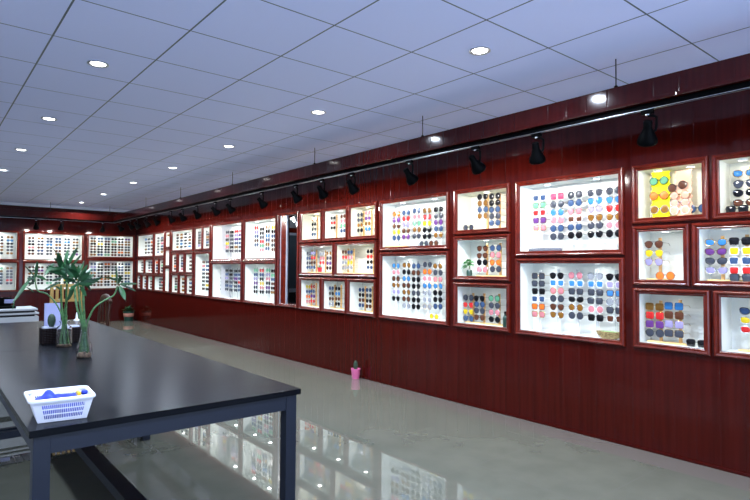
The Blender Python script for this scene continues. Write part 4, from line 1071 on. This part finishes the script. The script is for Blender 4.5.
# ------------------------------------------------------------------ pots on the floor
t = thing('pink_cactus_pot', 'small pink pot with a green cactus on the floor by the wall', 'cactus', (4.055, 5.255, .0005))
bm = nbm(); add_lathe(bm, [(0, 0), (.040, 0), (.043, .005), (.054, .108), (.056, .112), (.056, .120), (.050, .120), (.046, .100), (0, .100)], 24); obj('pot', bm, M_PINK, t, 45)
bm = nbm(); rings = []
for r, z in [(.016, .1005), (.024, .12), (.027, .15), (.025, .18), (.017, .203), (.004, .216)]:
    rings.append([bm.verts.new((r*(1 if k % 2 else .80)*math.cos(2*PI*k/20), r*(1 if k % 2 else .80)*math.sin(2*PI*k/20), z)) for k in range(20)])
for a, b_ in zip(rings, rings[1:]):
    for k in range(20): bm.faces.new((a[k], a[(k+1) % 20], b_[(k+1) % 20], b_[k]))
bm.faces.new(rings[-1]); bm.faces.new(rings[0][::-1]); obj('cactus', bm, M_CACTUS, t, 80)
t = thing('potted_plant', 'bushy green plant in a dark green pot at the far corner', 'plant', (3.94, 14.08, .0005))
bm = nbm(); add_lathe(bm, [(0, 0), (.095, 0), (.115, .20), (.122, .205), (.122, .235), (.110, .235), (.105, .20), (0, .20)], 22); obj('pot', bm, M_DKGREEN, t, 45)
bm = nbm(); add_lathe(bm, [(.1125, .11), (.1155, .113), (.1215, .185), (.1185, .19), (.1125, .17)], 22); obj('reflection_band', bm, M_PINK_REFLECTION, t, 60)  # pinkish reflection on the pot, built as a coloured ring
bm = nbm(); rp = random.Random(9)
for k in range(70):
    an = rp.uniform(0, 2*PI); el = rp.uniform(.1, 1.2)
    leaf(bm, (rp.uniform(-.05, .05), rp.uniform(-.05, .05), rp.uniform(.21, .30)), (math.cos(an)*math.cos(el), math.sin(an)*math.cos(el), math.sin(el)), rp.uniform(.09, .16), .045, .35)
obj('foliage', bm, M_LEAF, t, 60)

# ------------------------------------------------------------------ light let in through the added, unseen openings, view settings
ADDED_UPLIGHT = 6.5
w = bpy.data.worlds.new('world'); bpy.context.scene.world = w; w.use_nodes = True
bg = w.node_tree.nodes['Background']; bg.inputs[0].default_value = (.55, .70, 1, 1)      # sky tint; the stronger lower half is added to brighten the ceiling
class _W: node_tree = w.node_tree
tcw = N(_W, 'ShaderNodeTexCoord'); spw = N(_W, 'ShaderNodeSeparateXYZ'); L(_W, tcw.outputs['Generated'], spw.inputs[0])
L(_W, math_node(_W, 'ADD', 1.6, math_node(_W, 'MULTIPLY', math_node(_W, 'LESS_THAN', spw.outputs[2], 0), ADDED_UPLIGHT)), bg.inputs[1])
def portal(name, loc, sx, sy, target):
    o = light(name, 'AREA', loc, 1, target=target, shape='RECTANGLE', size=sx, size_y=sy); o.data.cycles.is_portal = True
for y0, y1, z0, z1 in WL: portal('added_opening_portal', (X0-.13, (y0+y1)/2, (z0+z1)/2), y1-y0, z1-z0, (X0+1, (y0+y1)/2, (z0+z1)/2))
for x0, x1, z0, z1 in WF: portal('added_opening_portal', ((x0+x1)/2, Y0-.13, (z0+z1)/2), x1-x0, z1-z0, ((x0+x1)/2, Y0+1, (z0+z1)/2))
S = bpy.context.scene
S.view_settings.view_transform = 'Standard'; S.view_settings.look = 'None'; S.view_settings.gamma = 1; S.view_settings.exposure = .25
S.view_settings.use_curve_mapping = False
